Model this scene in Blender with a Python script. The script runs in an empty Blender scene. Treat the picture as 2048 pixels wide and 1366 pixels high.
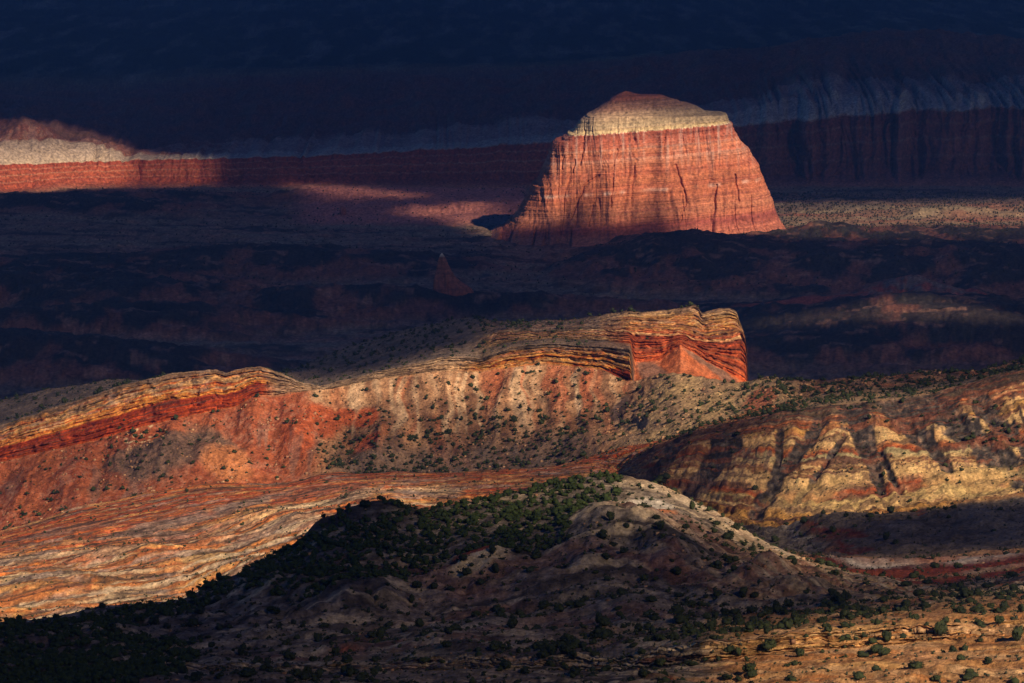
import bpy, bmesh, math, random, time
import numpy as np
from mathutils import Vector

R = math.radians
rng = np.random.default_rng(11)
random.seed(11)
scene = bpy.context.scene
COL = scene.collection

# ------------------------------------------------------------------ camera
F = 7800.0            # focal length in pixels of a 2048 wide frame
TH = 0.126            # downward pitch
H = 300.0             # height of the viewpoint above the valley floor
cam_d = bpy.data.cameras.new("camera")
cam = bpy.data.objects.new("camera", cam_d)
COL.objects.link(cam)
cam.location = (0, 0, H)
cam.rotation_euler = (math.pi / 2 - TH, 0, 0)
cam_d.sensor_width = 36.0
cam_d.lens = 36.0 * F / 2048.0
cam_d.clip_start = 1.0
cam_d.clip_end = 60000.0
scene.camera = cam

# ------------------------------------------------------------------ sky, sun, exposure
SUN_EL, SUN_AZ = R(31.0), R(147.0)          # azimuth clockwise from +Y (the view direction)
L = np.array([math.sin(SUN_AZ) * math.cos(SUN_EL), math.cos(SUN_AZ) * math.cos(SUN_EL), math.sin(SUN_EL)])
world = bpy.data.worlds.new("World")
scene.world = world
world.use_nodes = True
wn = world.node_tree
sky = wn.nodes.new("ShaderNodeTexSky")
sky.sky_type = 'NISHITA'
sky.sun_disc = False
sky.sun_elevation = SUN_EL
sky.sun_rotation = SUN_AZ
sky.altitude = 1800
sky.air_density = 1.0
sky.dust_density = 0.0
sky.ozone_density = 10.0
bg = wn.nodes["Background"]
bg.inputs[1].default_value = 0.05
wn.links.new(sky.outputs[0], bg.inputs[0])
sl = bpy.data.lights.new("sun", 'SUN')
sl.energy = 5.0
sl.angle = R(0.5)
sl.color = (1.0, 0.77, 0.54)
so = bpy.data.objects.new("sun", sl)
COL.objects.link(so)
so.rotation_euler = Vector(L).to_track_quat('Z', 'Y').to_euler()
so.location = (0, 0, 2000)
scene.view_settings.view_transform = 'Standard'
scene.view_settings.look = 'None'
scene.view_settings.exposure = 0.45
scene.view_settings.gamma = 1.0
scene.cycles.use_denoising = True
scene.cycles.max_bounces = 5
scene.cycles.diffuse_bounces = 2
scene.cycles.transparent_max_bounces = 16
scene.cycles.volume_bounces = 0
scene.cycles.sample_clamp_indirect = 4

# ------------------------------------------------------------------ noise
_P = np.random.default_rng(5).permutation(4096).astype(np.int64)
_G = np.random.default_rng(6).normal(size=(4096, 3))
_G /= np.linalg.norm(_G, axis=1)[:, None]
_G = _G.astype(np.float32)


def noise(x, y, z=0.0):
    x, y, z = np.broadcast_arrays(np.asarray(x, np.float32), np.asarray(y, np.float32), np.asarray(z, np.float32))
    xi, yi, zi = np.floor(x), np.floor(y), np.floor(z)
    fx, fy, fz = x - xi, y - yi, z - zi
    xi, yi, zi = xi.astype(np.int64), yi.astype(np.int64), zi.astype(np.int64)
    u, v, w = (t * t * t * (t * (t * 6 - 15) + 10) for t in (fx, fy, fz))
    out = 0
    for dx in (0, 1):
        wx = u if dx else 1 - u
        hx = _P[(xi + dx) & 4095]
        for dy in (0, 1):
            wy = v if dy else 1 - v
            hy = _P[(hx + yi + dy) & 4095]
            for dz in (0, 1):
                wz = w if dz else 1 - w
                g = _G[_P[(hy + zi + dz) & 4095]]
                out = out + wx * wy * wz * (g[..., 0] * (fx - dx) + g[..., 1] * (fy - dy) + g[..., 2] * (fz - dz))
    return out * 1.6


def fbm(x, y, z=0.0, o=4, g=0.5):
    s, a, f, n = 0, 1.0, 1.0, 0.0
    for k in range(o):
        s = s + a * noise(x * f + 17.3 * k, y * f + 9.1 * k, np.asarray(z) * f + 3.7 * k)
        n += a
        a *= g
        f *= 2.03
    return s / n


def ridged(x, y, z=0.0, o=3):
    s, a, f, n = 0, 1.0, 1.0, 0.0
    for k in range(o):
        s = s + a * (1 - np.abs(noise(x * f + 7.7 * k, y * f + 5.1 * k, np.asarray(z) * f + 2.3 * k)) * 1.6)
        n += a
        a *= 0.5
        f *= 2.1
    return s / n


def sstep(a, b, x):
    t = np.clip((x - a) / (b - a), 0, 1)
    return t * t * (3 - 2 * t)


def lerp(a, b, t):
    return a + (b - a) * t


def mixc(c, c2, m):
    m = np.clip(m, 0, 1)[..., None]
    return c * (1 - m) + np.asarray(c2, np.float32) * m


def bands(s, stops):
    """piecewise colour over s, stops = [(position, colour), ...]"""
    p = [q[0] for q in stops]
    c = np.array([q[1] for q in stops])
    return np.stack([np.interp(s, p, c[:, k]) for k in range(3)], -1)


def inside(px, py, poly):
    r = np.zeros(px.shape, bool)
    n = len(poly)
    for i in range(n):
        x0, y0 = poly[i]
        x1, y1 = poly[(i + 1) % n]
        if y0 == y1:
            continue
        c = (y0 > py) != (y1 > py)
        r ^= c & (px < (x1 - x0) * (py - y0) / (y1 - y0) + x0)
    return r


# ------------------------------------------------------------------ survey geometry
CT, ST = math.cos(TH), math.sin(TH)


def unproj(px, py, Y):
    u, v = (np.asarray(px, float) - 1024) / F, (683 - np.asarray(py, float)) / F
    t = Y / (CT + v * ST)
    return u * t, H + t * (-ST + v * CT)


def proj(x, y, z):
    dz = z - H
    d = y * CT - dz * ST
    return 1024 + F * x / d, 683 - F * (y * ST + dz * CT) / d


# ------------------------------------------------------------------ the land: cross-section lines from near to far
# every line: (px, py, Y) survey nodes on a crest, cliff edge, slope foot ...
C = []
C.append(("near edge", [(-300, 1760, 430), (2350, 1740, 430)]))
C.append(("slope foot near", [(-300, 1420, 650), (0, 1400, 650), (1000, 1390, 640), (2048, 1375, 610), (2350, 1370, 610)]))
C.append(("ledge foot", [(-300, 1350, 705), (0, 1345, 705), (800, 1340, 690), (1200, 1335, 670), (1400, 1325, 655), (1600, 1300, 652), (1800, 1283, 650), (1950, 1272, 648), (2048, 1268, 645), (2350, 1240, 645)]))
C.append(("ledge top", [(-300, 1335, 712), (0, 1332, 712), (800, 1322, 697), (1200, 1312, 676), (1400, 1288, 659), (1600, 1262, 656), (1800, 1246, 654), (1920, 1236, 653), (1990, 1240, 656), (2048, 1238, 656), (2350, 1215, 656)]))
C.append(("hill foot", [(-300, 1310, 770), (0, 1305, 765), (500, 1290, 775), (900, 1240, 800), (1250, 1195, 805), (1500, 1210, 775), (1830, 1200, 760), (2048, 1175, 770), (2350, 1150, 770)]))
C.append(("hill crest", [(-300, 1265, 815), (0, 1247, 820), (130, 1227, 825), (370, 1195, 850), (430, 1165, 860), (480, 1140, 868), (580, 1090, 878), (640, 1045, 885), (700, 1015, 890), (760, 1008, 893), (850, 1018, 893), (900, 1003, 896), (1000, 982, 902), (1100, 962, 908), (1200, 947, 912), (1260, 951, 914), (1330, 968, 912), (1400, 1002, 906), (1500, 1062, 880), (1600, 1112, 855), (1700, 1148, 830), (1830, 1177, 805), (1900, 1170, 808), (2048, 1150, 830), (2350, 1125, 830)]))
C.append(("behind hill", [(-300, 1330, 900), (0, 1310, 900), (370, 1260, 930), (700, 1120, 960), (1100, 1060, 980), (1250, 1050, 985), (1400, 1080, 975), (1500, 1110, 950), (1600, 1135, 925), (1700, 1150, 885), (1830, 1160, 870), (2048, 1130, 885), (2350, 1105, 885)]))
C.append(("badlands near", [(-300, 1290, 980), (0, 1262, 985), (370, 1212, 1010), (700, 1075, 1060), (900, 1045, 1075), (1250, 1005, 1080), (1400, 1052, 1050), (1500, 1082, 1015), (1600, 1110, 985), (1700, 1112, 960), (1850, 1108, 955), (2048, 1095, 955), (2350, 1070, 955)]))
C.append(("badlands middle", [(-300, 1200, 1060), (0, 1172, 1065), (370, 1130, 1085), (700, 1035, 1110), (900, 1015, 1120), (1250, 985, 1110), (1350, 1010, 1090), (1450, 1045, 1062), (1520, 1055, 1045), (1600, 1052, 1035), (1700, 1040, 1030), (1850, 1015, 1030), (2048, 985, 1030), (2350, 950, 1030)]))
C.append(("right ridge cap foot", [(-300, 1140, 1125), (0, 1110, 1130), (370, 1055, 1150), (700, 995, 1165), (900, 975, 1168), (1200, 955, 1150), (1242, 950, 1140), (1310, 922, 1105), (1385, 893, 1098), (1447, 880, 1094), (1565, 862, 1091), (1665, 850, 1090), (1790, 838, 1090), (1865, 826, 1090), (1965, 805, 1090), (2048, 785, 1090), (2350, 740, 1090)]))
C.append(("right ridge crest", [(-300, 1115, 1170), (0, 1085, 1175), (370, 1005, 1190), (700, 970, 1205), (900, 955, 1205), (1200, 935, 1190), (1242, 938, 1160), (1310, 895, 1122), (1385, 865, 1112), (1447, 847, 1108), (1565, 826, 1105), (1665, 809, 1104), (1790, 796, 1104), (1865, 786, 1104), (1965, 761, 1104), (2048, 737, 1104), (2350, 690, 1104)]))
C.append(("talus foot", [(-300, 1100, 1235), (0, 1065, 1235), (150, 1020, 1235), (300, 988, 1240), (400, 976, 1242), (480, 976, 1242), (620, 965, 1242), (700, 952, 1242), (800, 947, 1242), (900, 947, 1240), (1000, 942, 1235), (1100, 936, 1228), (1200, 914, 1215), (1310, 884, 1185), (1420, 846, 1170), (1500, 822, 1165), (1565, 806, 1165), (1665, 787, 1165), (1790, 777, 1165), (1965, 752, 1165), (2048, 733, 1165), (2350, 690, 1165)]))
C.append(("cliff foot", [(-300, 990, 1285), (0, 925, 1285), (150, 890, 1287), (240, 868, 1288), (350, 838, 1290), (475, 813, 1292), (510, 790, 1292), (560, 790, 1293), (620, 782, 1295), (700, 770, 1297), (800, 752, 1300), (900, 742, 1302), (968, 741, 1304), (1088, 727, 1304), (1150, 731, 1299), (1207, 740, 1292), (1240, 757, 1286), (1262, 762, 1281), (1280, 760, 1276), (1300, 752, 1269), (1350, 745, 1254), (1420, 757, 1242), (1480, 768, 1240), (1540, 751, 1238), (1565, 762, 1236), (1620, 760, 1232), (1700, 757, 1230), (1800, 752, 1230), (1900, 750, 1230), (1965, 744, 1230), (2048, 727, 1230), (2350, 680, 1230)]))
C.append(("cliff top", [(-300, 935, 1297), (0, 852, 1298), (150, 801, 1299), (250, 768, 1300), (330, 752, 1301), (400, 743, 1302), (432, 739, 1302), (450, 746, 1302), (485, 739, 1302), (520, 734, 1302), (560, 747, 1302), (600, 765, 1302), (640, 771, 1303), (700, 757, 1305), (800, 733, 1308), (900, 711, 1310), (962, 718, 1311), (1020, 693, 1312), (1105, 686, 1311), (1150, 689, 1307), (1207, 692, 1301), (1262, 697, 1291), (1267, 790, 1300), (1300, 790, 1290), (1420, 790, 1290), (1480, 795, 1285), (1540, 790, 1285), (1565, 800, 1275), (1700, 800, 1275), (2048, 780, 1275), (2350, 740, 1275)]))
C.append(("upper cliff foot", [(-300, 930, 1312), (0, 846, 1315), (150, 799, 1315), (250, 768, 1315), (330, 756, 1315), (450, 752, 1315), (520, 745, 1315), (560, 752, 1316), (600, 765, 1320), (640, 764, 1325), (700, 745, 1330), (800, 718, 1335), (900, 697, 1333), (962, 700, 1326), (1020, 683, 1324), (1105, 676, 1324), (1207, 680, 1323), (1262, 686, 1322), (1268, 724, 1320), (1320, 722, 1320), (1340, 705, 1319), (1361, 690, 1316), (1390, 706, 1319), (1412, 724, 1321), (1450, 742, 1322), (1481, 762, 1322), (1494, 772, 1322), (1499, 880, 1322), (1565, 900, 1310), (1700, 900, 1310), (2048, 880, 1310), (2350, 850, 1310)]))
C.append(("upper cliff middle", [(-300, 925, 1328), (0, 838, 1330), (150, 791, 1330), (250, 765, 1330), (330, 760, 1330), (450, 757, 1330), (520, 752, 1330), (560, 752, 1332), (600, 760, 1345), (640, 747, 1360), (700, 725, 1370), (800, 694, 1375), (900, 672, 1365), (962, 672, 1340), (1020, 662, 1333), (1105, 660, 1330), (1207, 656, 1329), (1262, 660, 1327), (1361, 666, 1326), (1412, 678, 1327), (1450, 675, 1328), (1484, 665, 1328), (1493, 680, 1328), (1497, 780, 1328), (1500, 900, 1328), (1565, 930, 1330), (1700, 930, 1330), (2048, 910, 1330), (2350, 880, 1330)]))
C.append(("skyline", [(-300, 885, 1365), (0, 801, 1365), (100, 777, 1365), (200, 763, 1365), (250, 759, 1360), (330, 764, 1350), (450, 764, 1350), (520, 760, 1360), (560, 748, 1390), (590, 736, 1420), (640, 716, 1435), (700, 692, 1440), (800, 662, 1440), (900, 640, 1430), (944, 632, 1425), (992, 642, 1400), (1071, 641, 1360), (1156, 636, 1350), (1207, 630, 1345), (1259, 618, 1342), (1286, 621, 1342), (1337, 620, 1343), (1370, 613, 1345), (1389, 608, 1345), (1399, 614, 1343), (1404, 626, 1340), (1412, 622, 1340), (1440, 617, 1341), (1460, 615, 1341), (1474, 622, 1340), (1480, 640, 1339), (1486, 656, 1339), (1491, 665, 1339), (1495, 690, 1339), (1497, 800, 1339), (1501, 920, 1340), (1565, 960, 1350), (1700, 960, 1350), (2048, 930, 1350), (2350, 900, 1350)]))


def zline(name, nodes):                    # nodes (px, z, Y)
    C.append((name, [(p, -z - 1000.0, y) for p, z, y in nodes]))


zline("far slope", [(-300, 45, 1600), (600, 55, 1640), (1100, 60, 1600), (1490, 55, 1580), (2350, 50, 1600)])
zline("far slope foot", [(-300, 4, 2000), (2350, 4, 2000)])
C.append(("wall foot", [(-300, 396, 3290), (0, 392, 3310), (120, 380, 3380), (300, 374, 3440), (600, 372, 3460), (1050, 375, 3440), (1500, 372, 3450), (1800, 372, 3450), (2048, 372, 3450), (2350, 372, 3450)]))
C.append(("wall talus", [(-300, 386, 3330), (0, 380, 3345), (120, 366, 3400), (300, 362, 3460), (600, 360, 3480), (1050, 360, 3465), (1500, 352, 3475), (1700, 350, 3475), (1900, 340, 3480), (2048, 345, 3480), (2350, 345, 3480)]))
C.append(("red cliff top", [(-300, 334, 3350), (0, 331, 3362), (120, 326, 3416), (200, 323, 3440), (360, 318, 3476), (600, 311, 3498), (850, 300, 3500), (1100, 284, 3490), (1480, 250, 3505), (1560, 243, 3505), (1700, 229, 3505), (1830, 219, 3508), (2048, 215, 3512), (2350, 212, 3512)]))
C.append(("white band top", [(-300, 300, 3385), (0, 283, 3395), (60, 279, 3425), (120, 282, 3445), (200, 286, 3465), (260, 312, 3482), (360, 308, 3500), (600, 299, 3525), (850, 288, 3528), (1100, 270, 3520), (1400, 240, 3530), (1480, 222, 3540), (1540, 200, 3550), (1640, 189, 3555), (1850, 181, 3558), (2048, 186, 3562), (2350, 186, 3562)]))
C.append(("upper slope", [(-300, 275, 3430), (0, 260, 3440), (50, 248, 3465), (90, 256, 3500), (130, 270, 3520), (200, 279, 3540), (260, 296, 3560), (400, 282, 3620), (600, 270, 3650), (850, 255, 3650), (1100, 235, 3650), (1300, 215, 3640), (1480, 190, 3640), (1540, 170, 3650), (1640, 158, 3650), (1850, 150, 3650), (2048, 155, 3650), (2350, 155, 3650)]))
C.append(("upper crest", [(-300, 200, 3950), (0, 205, 3950), (200, 205, 3980), (400, 180, 4050), (700, 160, 4100), (1000, 155, 4050), (1150, 145, 3950), (1250, 130, 3930), (1400, 110, 3900), (1550, 98, 3900), (1700, 70, 3900), (1790, 60, 3900), (1900, 66, 3900), (2048, 84, 3900), (2350, 90, 3900)]))
C.append(("far bench", [(-300, 105, 4900), (600, 108, 4900), (1200, 102, 4900), (1500, 100, 4800), (1790, 72, 4700), (2048, 88, 4800), (2350, 88, 4800)]))
C.append(("far plateau", [(-300, 20, 6200), (1000, 25, 6200), (2350, 20, 6200)]))
C.append(("farther plateau", [(-300, -70, 9000), (2350, -70, 9000)]))
zline("horizon", [(-300, 500, 16000), (2350, 500, 16000)])
NC = len(C)
NAMES = [c[0] for c in C]
K = {n: i for i, n in enumerate(NAMES)}

A0, A1 = (-270 - 1024) / F, (2320 - 1024) / F
NCOL = 1500
av = np.linspace(A0, A1, NCOL)
cy, cz = [], []


def smooth1(v, w):
    if w < 1:
        return v
    k = np.exp(-0.5 * (np.arange(-3 * w, 3 * w + 1) / w) ** 2)
    k /= k.sum()
    return np.convolve(np.pad(v, 3 * w, 'edge'), k, 'valid')


for name, nodes in C:
    aa, yy, zz = [], [], []
    for p, q, Y in nodes:
        if q < -500:
            a = (p - 1024) / F
            z = -(q + 1000.0)
        else:
            x, z = unproj(p, q, Y)
            a = x / Y
        aa.append(a), yy.append(Y), zz.append(z)
    w = 1 if name in ("upper cliff foot", "upper cliff middle", "skyline", "cliff top") else 4
    cy.append(smooth1(np.interp(av, aa, yy), w))
    cz.append(smooth1(np.interp(av, aa, zz), w))
cy, cz = np.array(cy), np.array(cz)
for k in range(1, NC):
    cy[k] = np.maximum(cy[k], cy[k - 1] + 1.5)
# fluting of the distant wall: push its edges back and forth
pxc = 1024 + F * av
xw = av * 3450


def flute(x, seed):
    f = ridged(x / 34.0, seed, 0, 2)
    g = ridged(x / 11.0, seed + 9.0, 0, 2)
    return f, g


f1, g1 = flute(xw + 6 * noise(xw / 25, 3.3), 2.5)
right = sstep(1480, 1620, pxc)
leftw = 1 - sstep(250, 500, pxc)
amp = (7 + 26 * right + 3 * leftw) * np.clip(.9 + 1.2 * fbm(xw / 90, 6.6, .3, 2), .3, 1.8)
for nm, s in (("wall talus", 0.55), ("red cliff top", 1.0), ("white band top", 1.25), ("upper slope", 0.9)):
    k = K[nm]
    sh = -(f1 - 0.55) * amp * s * 1.5 - (g1 - 0.5) * amp * 0.35 * s
    cy[k] += sh
for nm in ("wall foot",):
    cy[K[nm]] += 10 * noise(xw / 60, 1.7)
cz[K["red cliff top"]] += 1.3 * fbm(xw / 40, 3.1, .2, 4) * (1 + right)
cz[K["white band top"]] += (5 * right + 1.5) * (ridged(xw / 30, 4.4, .4, 2) - .7) + 2 * fbm(xw / 60, 8.1, .2, 3)
cz[K["upper slope"]] += (8 * right + 2) * (ridged(xw / 45, 1.4, .4, 2) - .7)
for k in range(1, NC):
    cy[k] = np.maximum(cy[k], cy[k - 1] + 1.0)

ROWS = {"near edge": 30, "slope foot near": 60, "ledge foot": 26, "ledge top": 70, "hill foot": 150, "hill crest": 30, "behind hill": 36, "badlands near": 60,
        "badlands middle": 118, "right ridge cap foot": 30, "right ridge crest": 50, "talus foot": 128, "cliff foot": 60, "cliff top": 30,
        "upper cliff foot": 44, "upper cliff middle": 46, "skyline": 14, "far slope": 10, "far slope foot": 330, "wall foot": 16, "wall talus": 78,
        "red cliff top": 34, "white band top": 30, "upper slope": 70, "upper crest": 44, "far bench": 56, "far plateau": 40, "farther plateau": 8}
POW = {"hill foot": 1.25, "talus foot": 1.35, "badlands middle": 1.3, "upper slope": 1.2}
Yg, Zg, Kg, Tg = [], [], [], []
for k in range(NC - 1):
    n = ROWS[NAMES[k]]
    for i in range(n):
        t = i / n
        p = POW.get(NAMES[k], 1.0)
        Yg.append(lerp(cy[k], cy[k + 1], t))
        Zg.append(lerp(cz[k], cz[k + 1], t ** p))
        Kg.append(k)
        Tg.append(t)
Yg.append(cy[-1]), Zg.append(cz[-1]), Kg.append(NC - 1), Tg.append(0)
Yg, Zg = np.array(Yg, np.float32), np.array(Zg, np.float32)
av = av.astype(np.float32)
NR = len(Yg)
Kg = np.array(Kg)[:, None] + np.zeros((1, NCOL), int)
Tg = np.array(Tg)[:, None] + np.zeros((1, NCOL))
Vg = Kg + Tg
Xg = av[None, :] * Yg
# round off the soft slope breaks
ks = np.array([0.06, 0.12, 0.2, 0.24, 0.2, 0.12, 0.06])
Zs = np.pad(Zg, ((3, 3), (0, 0)), 'edge')
Zs = sum(ks[i] * Zs[i:i + NR] for i in range(7))
soft = (Vg < K["ledge foot"] - .1) | ((Vg > K["hill foot"] - 0.3) & (Vg < K["right ridge cap foot"] - 0.2)) | ((Vg > K["talus foot"] - .3) & (Vg < K["cliff foot"] - 0.15)) | (Vg > K["upper slope"])
Zg = np.where(soft, Zs, Zg)
PX, PY = proj(Xg, Yg, Zg)      # where the plain base surface sits in the survey photograph


def per_line(d, default=0.0):
    """value over the section, given per line name"""
    v = np.array([d.get(n, default) for n in NAMES], float)
    return np.interp(Vg, np.arange(NC), v)


# ------------------------------------------------------------------ valley hills and hillocks (world positions)
HILLS = []   # px, py(top), Y, half width m, half depth m, exponent


def hill(px, py, Y, hw, hd, p=1.3, top=None, rot=0.0):
    HILLS.append((px, py, Y, hw, hd, p, top, rot))


hill(1335, 483, 2800, 34, 70, 1.2)
hill(1440, 490, 2820, 44, 60, 1.3)
hill(1265, 525, 2740, 26, 50, 1.2)
hill(1640, 458, 2930, 18, 22, 1.2)
hill(1590, 473, 2930, 45, 40, 1.5)
hill(1760, 486, 2900, 60, 40, 1.5)
hill(2000, 462, 2940, 90, 60, 1.5)
hill(1700, 512, 2740, 70, 60, 1.3)
hill(1900, 500, 2740, 75, 60, 1.3)
hill(2090, 520, 2700, 75, 60, 1.3)
hill(1540, 520, 2730, 55, 60, 1.2)
hill(1812, 583, 2500, 22, 30, 1.5)
hill(1860, 604, 2490, 44, 30, 1.1)
hill(1700, 622, 2440, 52, 34, 1.2)
hill(1560, 630, 2440, 52, 20, 1.3)
hill(1960, 618, 2470, 40, 24, 1.2)
hill(1830, 620, 2390, 62, 34, 1.1)
hill(1740, 655, 2330, 60, 34, 1.2)
hill(1950, 655, 2320, 60, 34, 1.2)
hill(2090, 640, 2350, 60, 34, 1.2)
hill(1620, 690, 2270, 55, 24, 1.2)
hill(260, 575, 2540, 38, 34, 1.1)
hill(590, 593, 2500, 36, 22, 1.2)
hill(760, 593, 2500, 30, 22, 1.2)
hill(420, 508, 2760, 52, 34, 1.3)
hill(560, 505, 2770, 55, 30, 1.2)
hill(690, 508, 2760, 50, 34, 1.2)
hill(240, 404, 3220, 50, 40, 2.0)
hill(330, 380, 3330, 55, 30, 1.6)
hill(60, 398, 3240, 60, 40, 1.6)
hill(60, 540, 2640, 60, 40, 1.2)
hill(20, 568, 2560, 22, 24, 1.1)
hill(150, 520, 2720, 60, 34, 1.2)
hill(60, 700, 2210, 60, 26, 1.1)
hill(-60, 690, 2230, 60, 30, 1.1)
hill(330, 620, 2430, 60, 16, 1.3)
hill(120, 630, 2400, 60, 18, 1.3)
hill(1020, 598, 2500, 60, 14, 1.3)
hill(640, 370, 3330, 25, 15, 1.2)
hill(930, 408, 3220, 45, 12, 1.2)
hill(1900, 415, 3170, 22, 10, 1.2)
vmask = sstep(2030, 2120, Yg) * (1 - sstep(3300, 3400, Yg))
hz = np.zeros_like(Zg)
for (p, q, Y, hw, hd, ex, top, rot) in HILLS:
    x0, z0 = unproj(p, q, Y)
    h = max(z0, 1.5)
    sel = (np.abs(Yg - Y) < hd * 3.2)
    rows = np.where(sel.any(1))[0]
    r0, r1 = rows.min(), rows.max() + 1
    X_, Y_ = Xg[r0:r1], Yg[r0:r1]
    wob = 0.28 * noise(X_ / (hw * .7), Y_ / (hd * .7), p * 0.013)
    ang = np.arctan2((Y_ - Y) / hd, (X_ - x0) / hw)
    wob = wob + 0.16 * noise(np.cos(ang) * 3.5 + p, np.sin(ang) * 3.5, 0.3) + 0.05 * noise(np.cos(ang) * 9 + p, np.sin(ang) * 9, 0.3)
    d = np.sqrt(((X_ - x0) / hw) ** 2 + ((Y_ - Y) / hd) ** 2) * 0.62 * (1 + wob)
    gl_ = ridged(ang * 2.1 + p, d * .5, .6, 2)
    b = h * np.clip(1.06 - d * .62, 0, 1) ** ex * (1 - .22 * np.clip(d, 0, 1) * (1 - gl_) * 2)
    b = h * 1.0 * np.tanh(b / h * 1.6) / math.tanh(1.6 * 1.06)
    hz[r0:r1] = np.maximum(hz[r0:r1], b) + 0.25 * np.minimum(hz[r0:r1], b)
hz = hz
hz = hz * np.where(Yg > 2680, .9, 1.12)
Zg = Zg + hz * vmask - 4.5 * np.exp(-((PX - 1130) / 130) ** 2 - ((Yg - 2840) / 95) ** 2)

# ------------------------------------------------------------------ relief
Xw, Yw, Zw = Xg.copy(), Yg.copy(), Zg.copy()


def normals(X, Y, Z):
    dxu, dyu, dzu = np.gradient(X, axis=1), np.gradient(Y, axis=1), np.gradient(Z, axis=1)
    dxv, dyv, dzv = np.gradient(X, axis=0), np.gradient(Y, axis=0), np.gradient(Z, axis=0)
    nx, ny, nz = dyu * dzv - dzu * dyv, dzu * dxv - dxu * dzv, dxu * dyv - dyu * dxv
    l = np.sqrt(nx * nx + ny * ny + nz * nz) + 1e-9
    s = np.sign(nz + 1e-12)
    return nx / l * s, ny / l * s, nz / l * s


nx, ny, nz = normals(Xg, Yg, Zg)
dist = Yg
big = fbm(Xg / 45, Yg / 45, 0.5, 4)
med = fbm(Xg / 14, Yg / 18, 4.5, 4)
fine = fbm(Xg / 3.2, Yg / 4.0, Zg / 3.2, 3)
bil = np.abs(fbm(Xg / 20, Yg / 26, 9.5, 4)) * 2      # billowy badland lumps, creased gullies
Ab = per_line({"near edge": 3, "slope foot near": 2.6, "ledge foot": 1.4, "ledge top": 1.5, "hill foot": 2.4, "hill crest": 1.0, "behind hill": 1.8, "badlands near": 2.0,
               "badlands middle": 1.2, "talus foot": 1.0, "far slope foot": 1.2, "wall foot": 1.5, "upper crest": 8, "far bench": 4, "far plateau": 5, "farther plateau": 20, "upper slope": 5}, 0.35)
Am = per_line({"near edge": 1.6, "slope foot near": 1.5, "ledge foot": 0.9, "ledge top": 1.3, "hill foot": 2.0, "hill crest": 0.9, "behind hill": .7, "badlands near": .6,
               "badlands middle": .6, "right ridge cap foot": 1.1, "right ridge crest": 0.5, "talus foot": 1.0, "cliff foot": 0.9, "cliff top": .7, "upper cliff foot": 0.8, "upper cliff middle": 0.9,
               "skyline": 0.6, "far slope foot": 1.3, "wall foot": 1.3, "wall talus": 2, "red cliff top": 1.2, "white band top": 2, "upper slope": 4, "upper crest": 4, "far bench": 4, "far plateau": 6}, 0.8)
Af = per_line({"ledge foot": .6, "ledge top": .5, "cliff foot": .55, "cliff top": .6, "upper cliff foot": .6, "upper cliff middle": .7, "skyline": .4, "right ridge crest": .45, "right ridge cap foot": .5}, 0.3)
# gullies running down the slopes
vb = Vg
Abil = per_line({"hill foot": 3.0, "hill crest": 0.4, "behind hill": 1.4, "badlands near": 1.6, "badlands middle": 1.7, "right ridge cap foot": 0.8, "right ridge crest": 0.2, "slope foot near": 2.2, "ledge foot": .6, "ledge top": 1.4,
                 "far slope foot": 1.8, "wall foot": 1.6}, 0.3)
Abil = Abil * np.where((Vg > K["badlands near"] - 0.2) & (Vg < K["right ridge crest"] + .9), 1 - 0.5 * sstep(1250, 1400, PX), 1)
bil2 = np.abs(fbm(Xg / 11, Yg / 8, 3.5, 3)) * 2
Ab2 = per_line({"near edge": 1.6, "slope foot near": 1.8, "ledge foot": .6, "ledge top": 1.6, "hill foot": 1.7, "hill crest": .3, "behind hill": .8, "badlands near": .7, "badlands middle": .7, "right ridge cap foot": .5, "right ridge crest": .2, "talus foot": .5}, 0)
mound = np.zeros_like(Zg)
for (mx_, my_, rx_, ry_, h_) in ((330, 925, 95, 48, 5.5), (450, 935, 75, 45, 5), (640, 935, 60, 40, 3.5), (590, 880, 40, 50, 3), (120, 975, 90, 45, 3.5), (760, 880, 60, 60, 3), (980, 830, 60, 90, 2.5), (1170, 890, 120, 35, 3),
                                 (960, 1125, 90, 30, 2.6), (1230, 1060, 150, 45, 5), (1330, 1110, 80, 45, 3.5), (700, 1180, 130, 40, 2.5), (1180, 1140, 90, 50, 3), (560, 1170, 70, 30, 2.5), (1540, 1150, 120, 30, 2.5), (1760, 1060, 140, 25, 3), (1650, 1060, 80, 20, 2.5), (1950, 1040, 120, 28, 3),
                                 (900, 1290, 160, 40, 2.5), (1250, 1220, 120, 30, 2.5), (500, 1260, 160, 35, 2.5), (300, 1120, 180, 30, 3), (100, 1170, 150, 30, 3), (560, 1040, 140, 30, 3), (760, 1000, 120, 25, 2.5)):
    u_ = ((PX - mx_) / rx_) ** 2 + ((PY - my_) / ry_) ** 2
    mound = mound + h_ * np.exp(-u_ * 1.6) * (1 + .5 * med) * (Yg < 1340)
apr = sstep(K["behind hill"] - .3, K["behind hill"] + .3, Vg) * (1 - sstep(K["talus foot"] - .1, K["talus foot"] + .15, Vg)) * (1 - sstep(1250, 1330, PX) * (Vg > K["badlands near"]))
apr = np.maximum(apr, .55 * (Vg < K["hill foot"] + .2))
med = lerp(med, fbm(Xg / 48, Yg / 11, 4.5, 4), apr)
bil = lerp(bil, np.abs(fbm(Xg / 70, Yg / 17, 9.5, 3)) * 2, apr)
bil2 = lerp(bil2, np.abs(fbm(Xg / 36, Yg / 7, 3.5, 3)) * 2, apr)
disp = Ab * big + Am * med + Af * fine + Abil * (bil - 0.45) + Ab2 * (bil2 - .45) + mound

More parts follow.
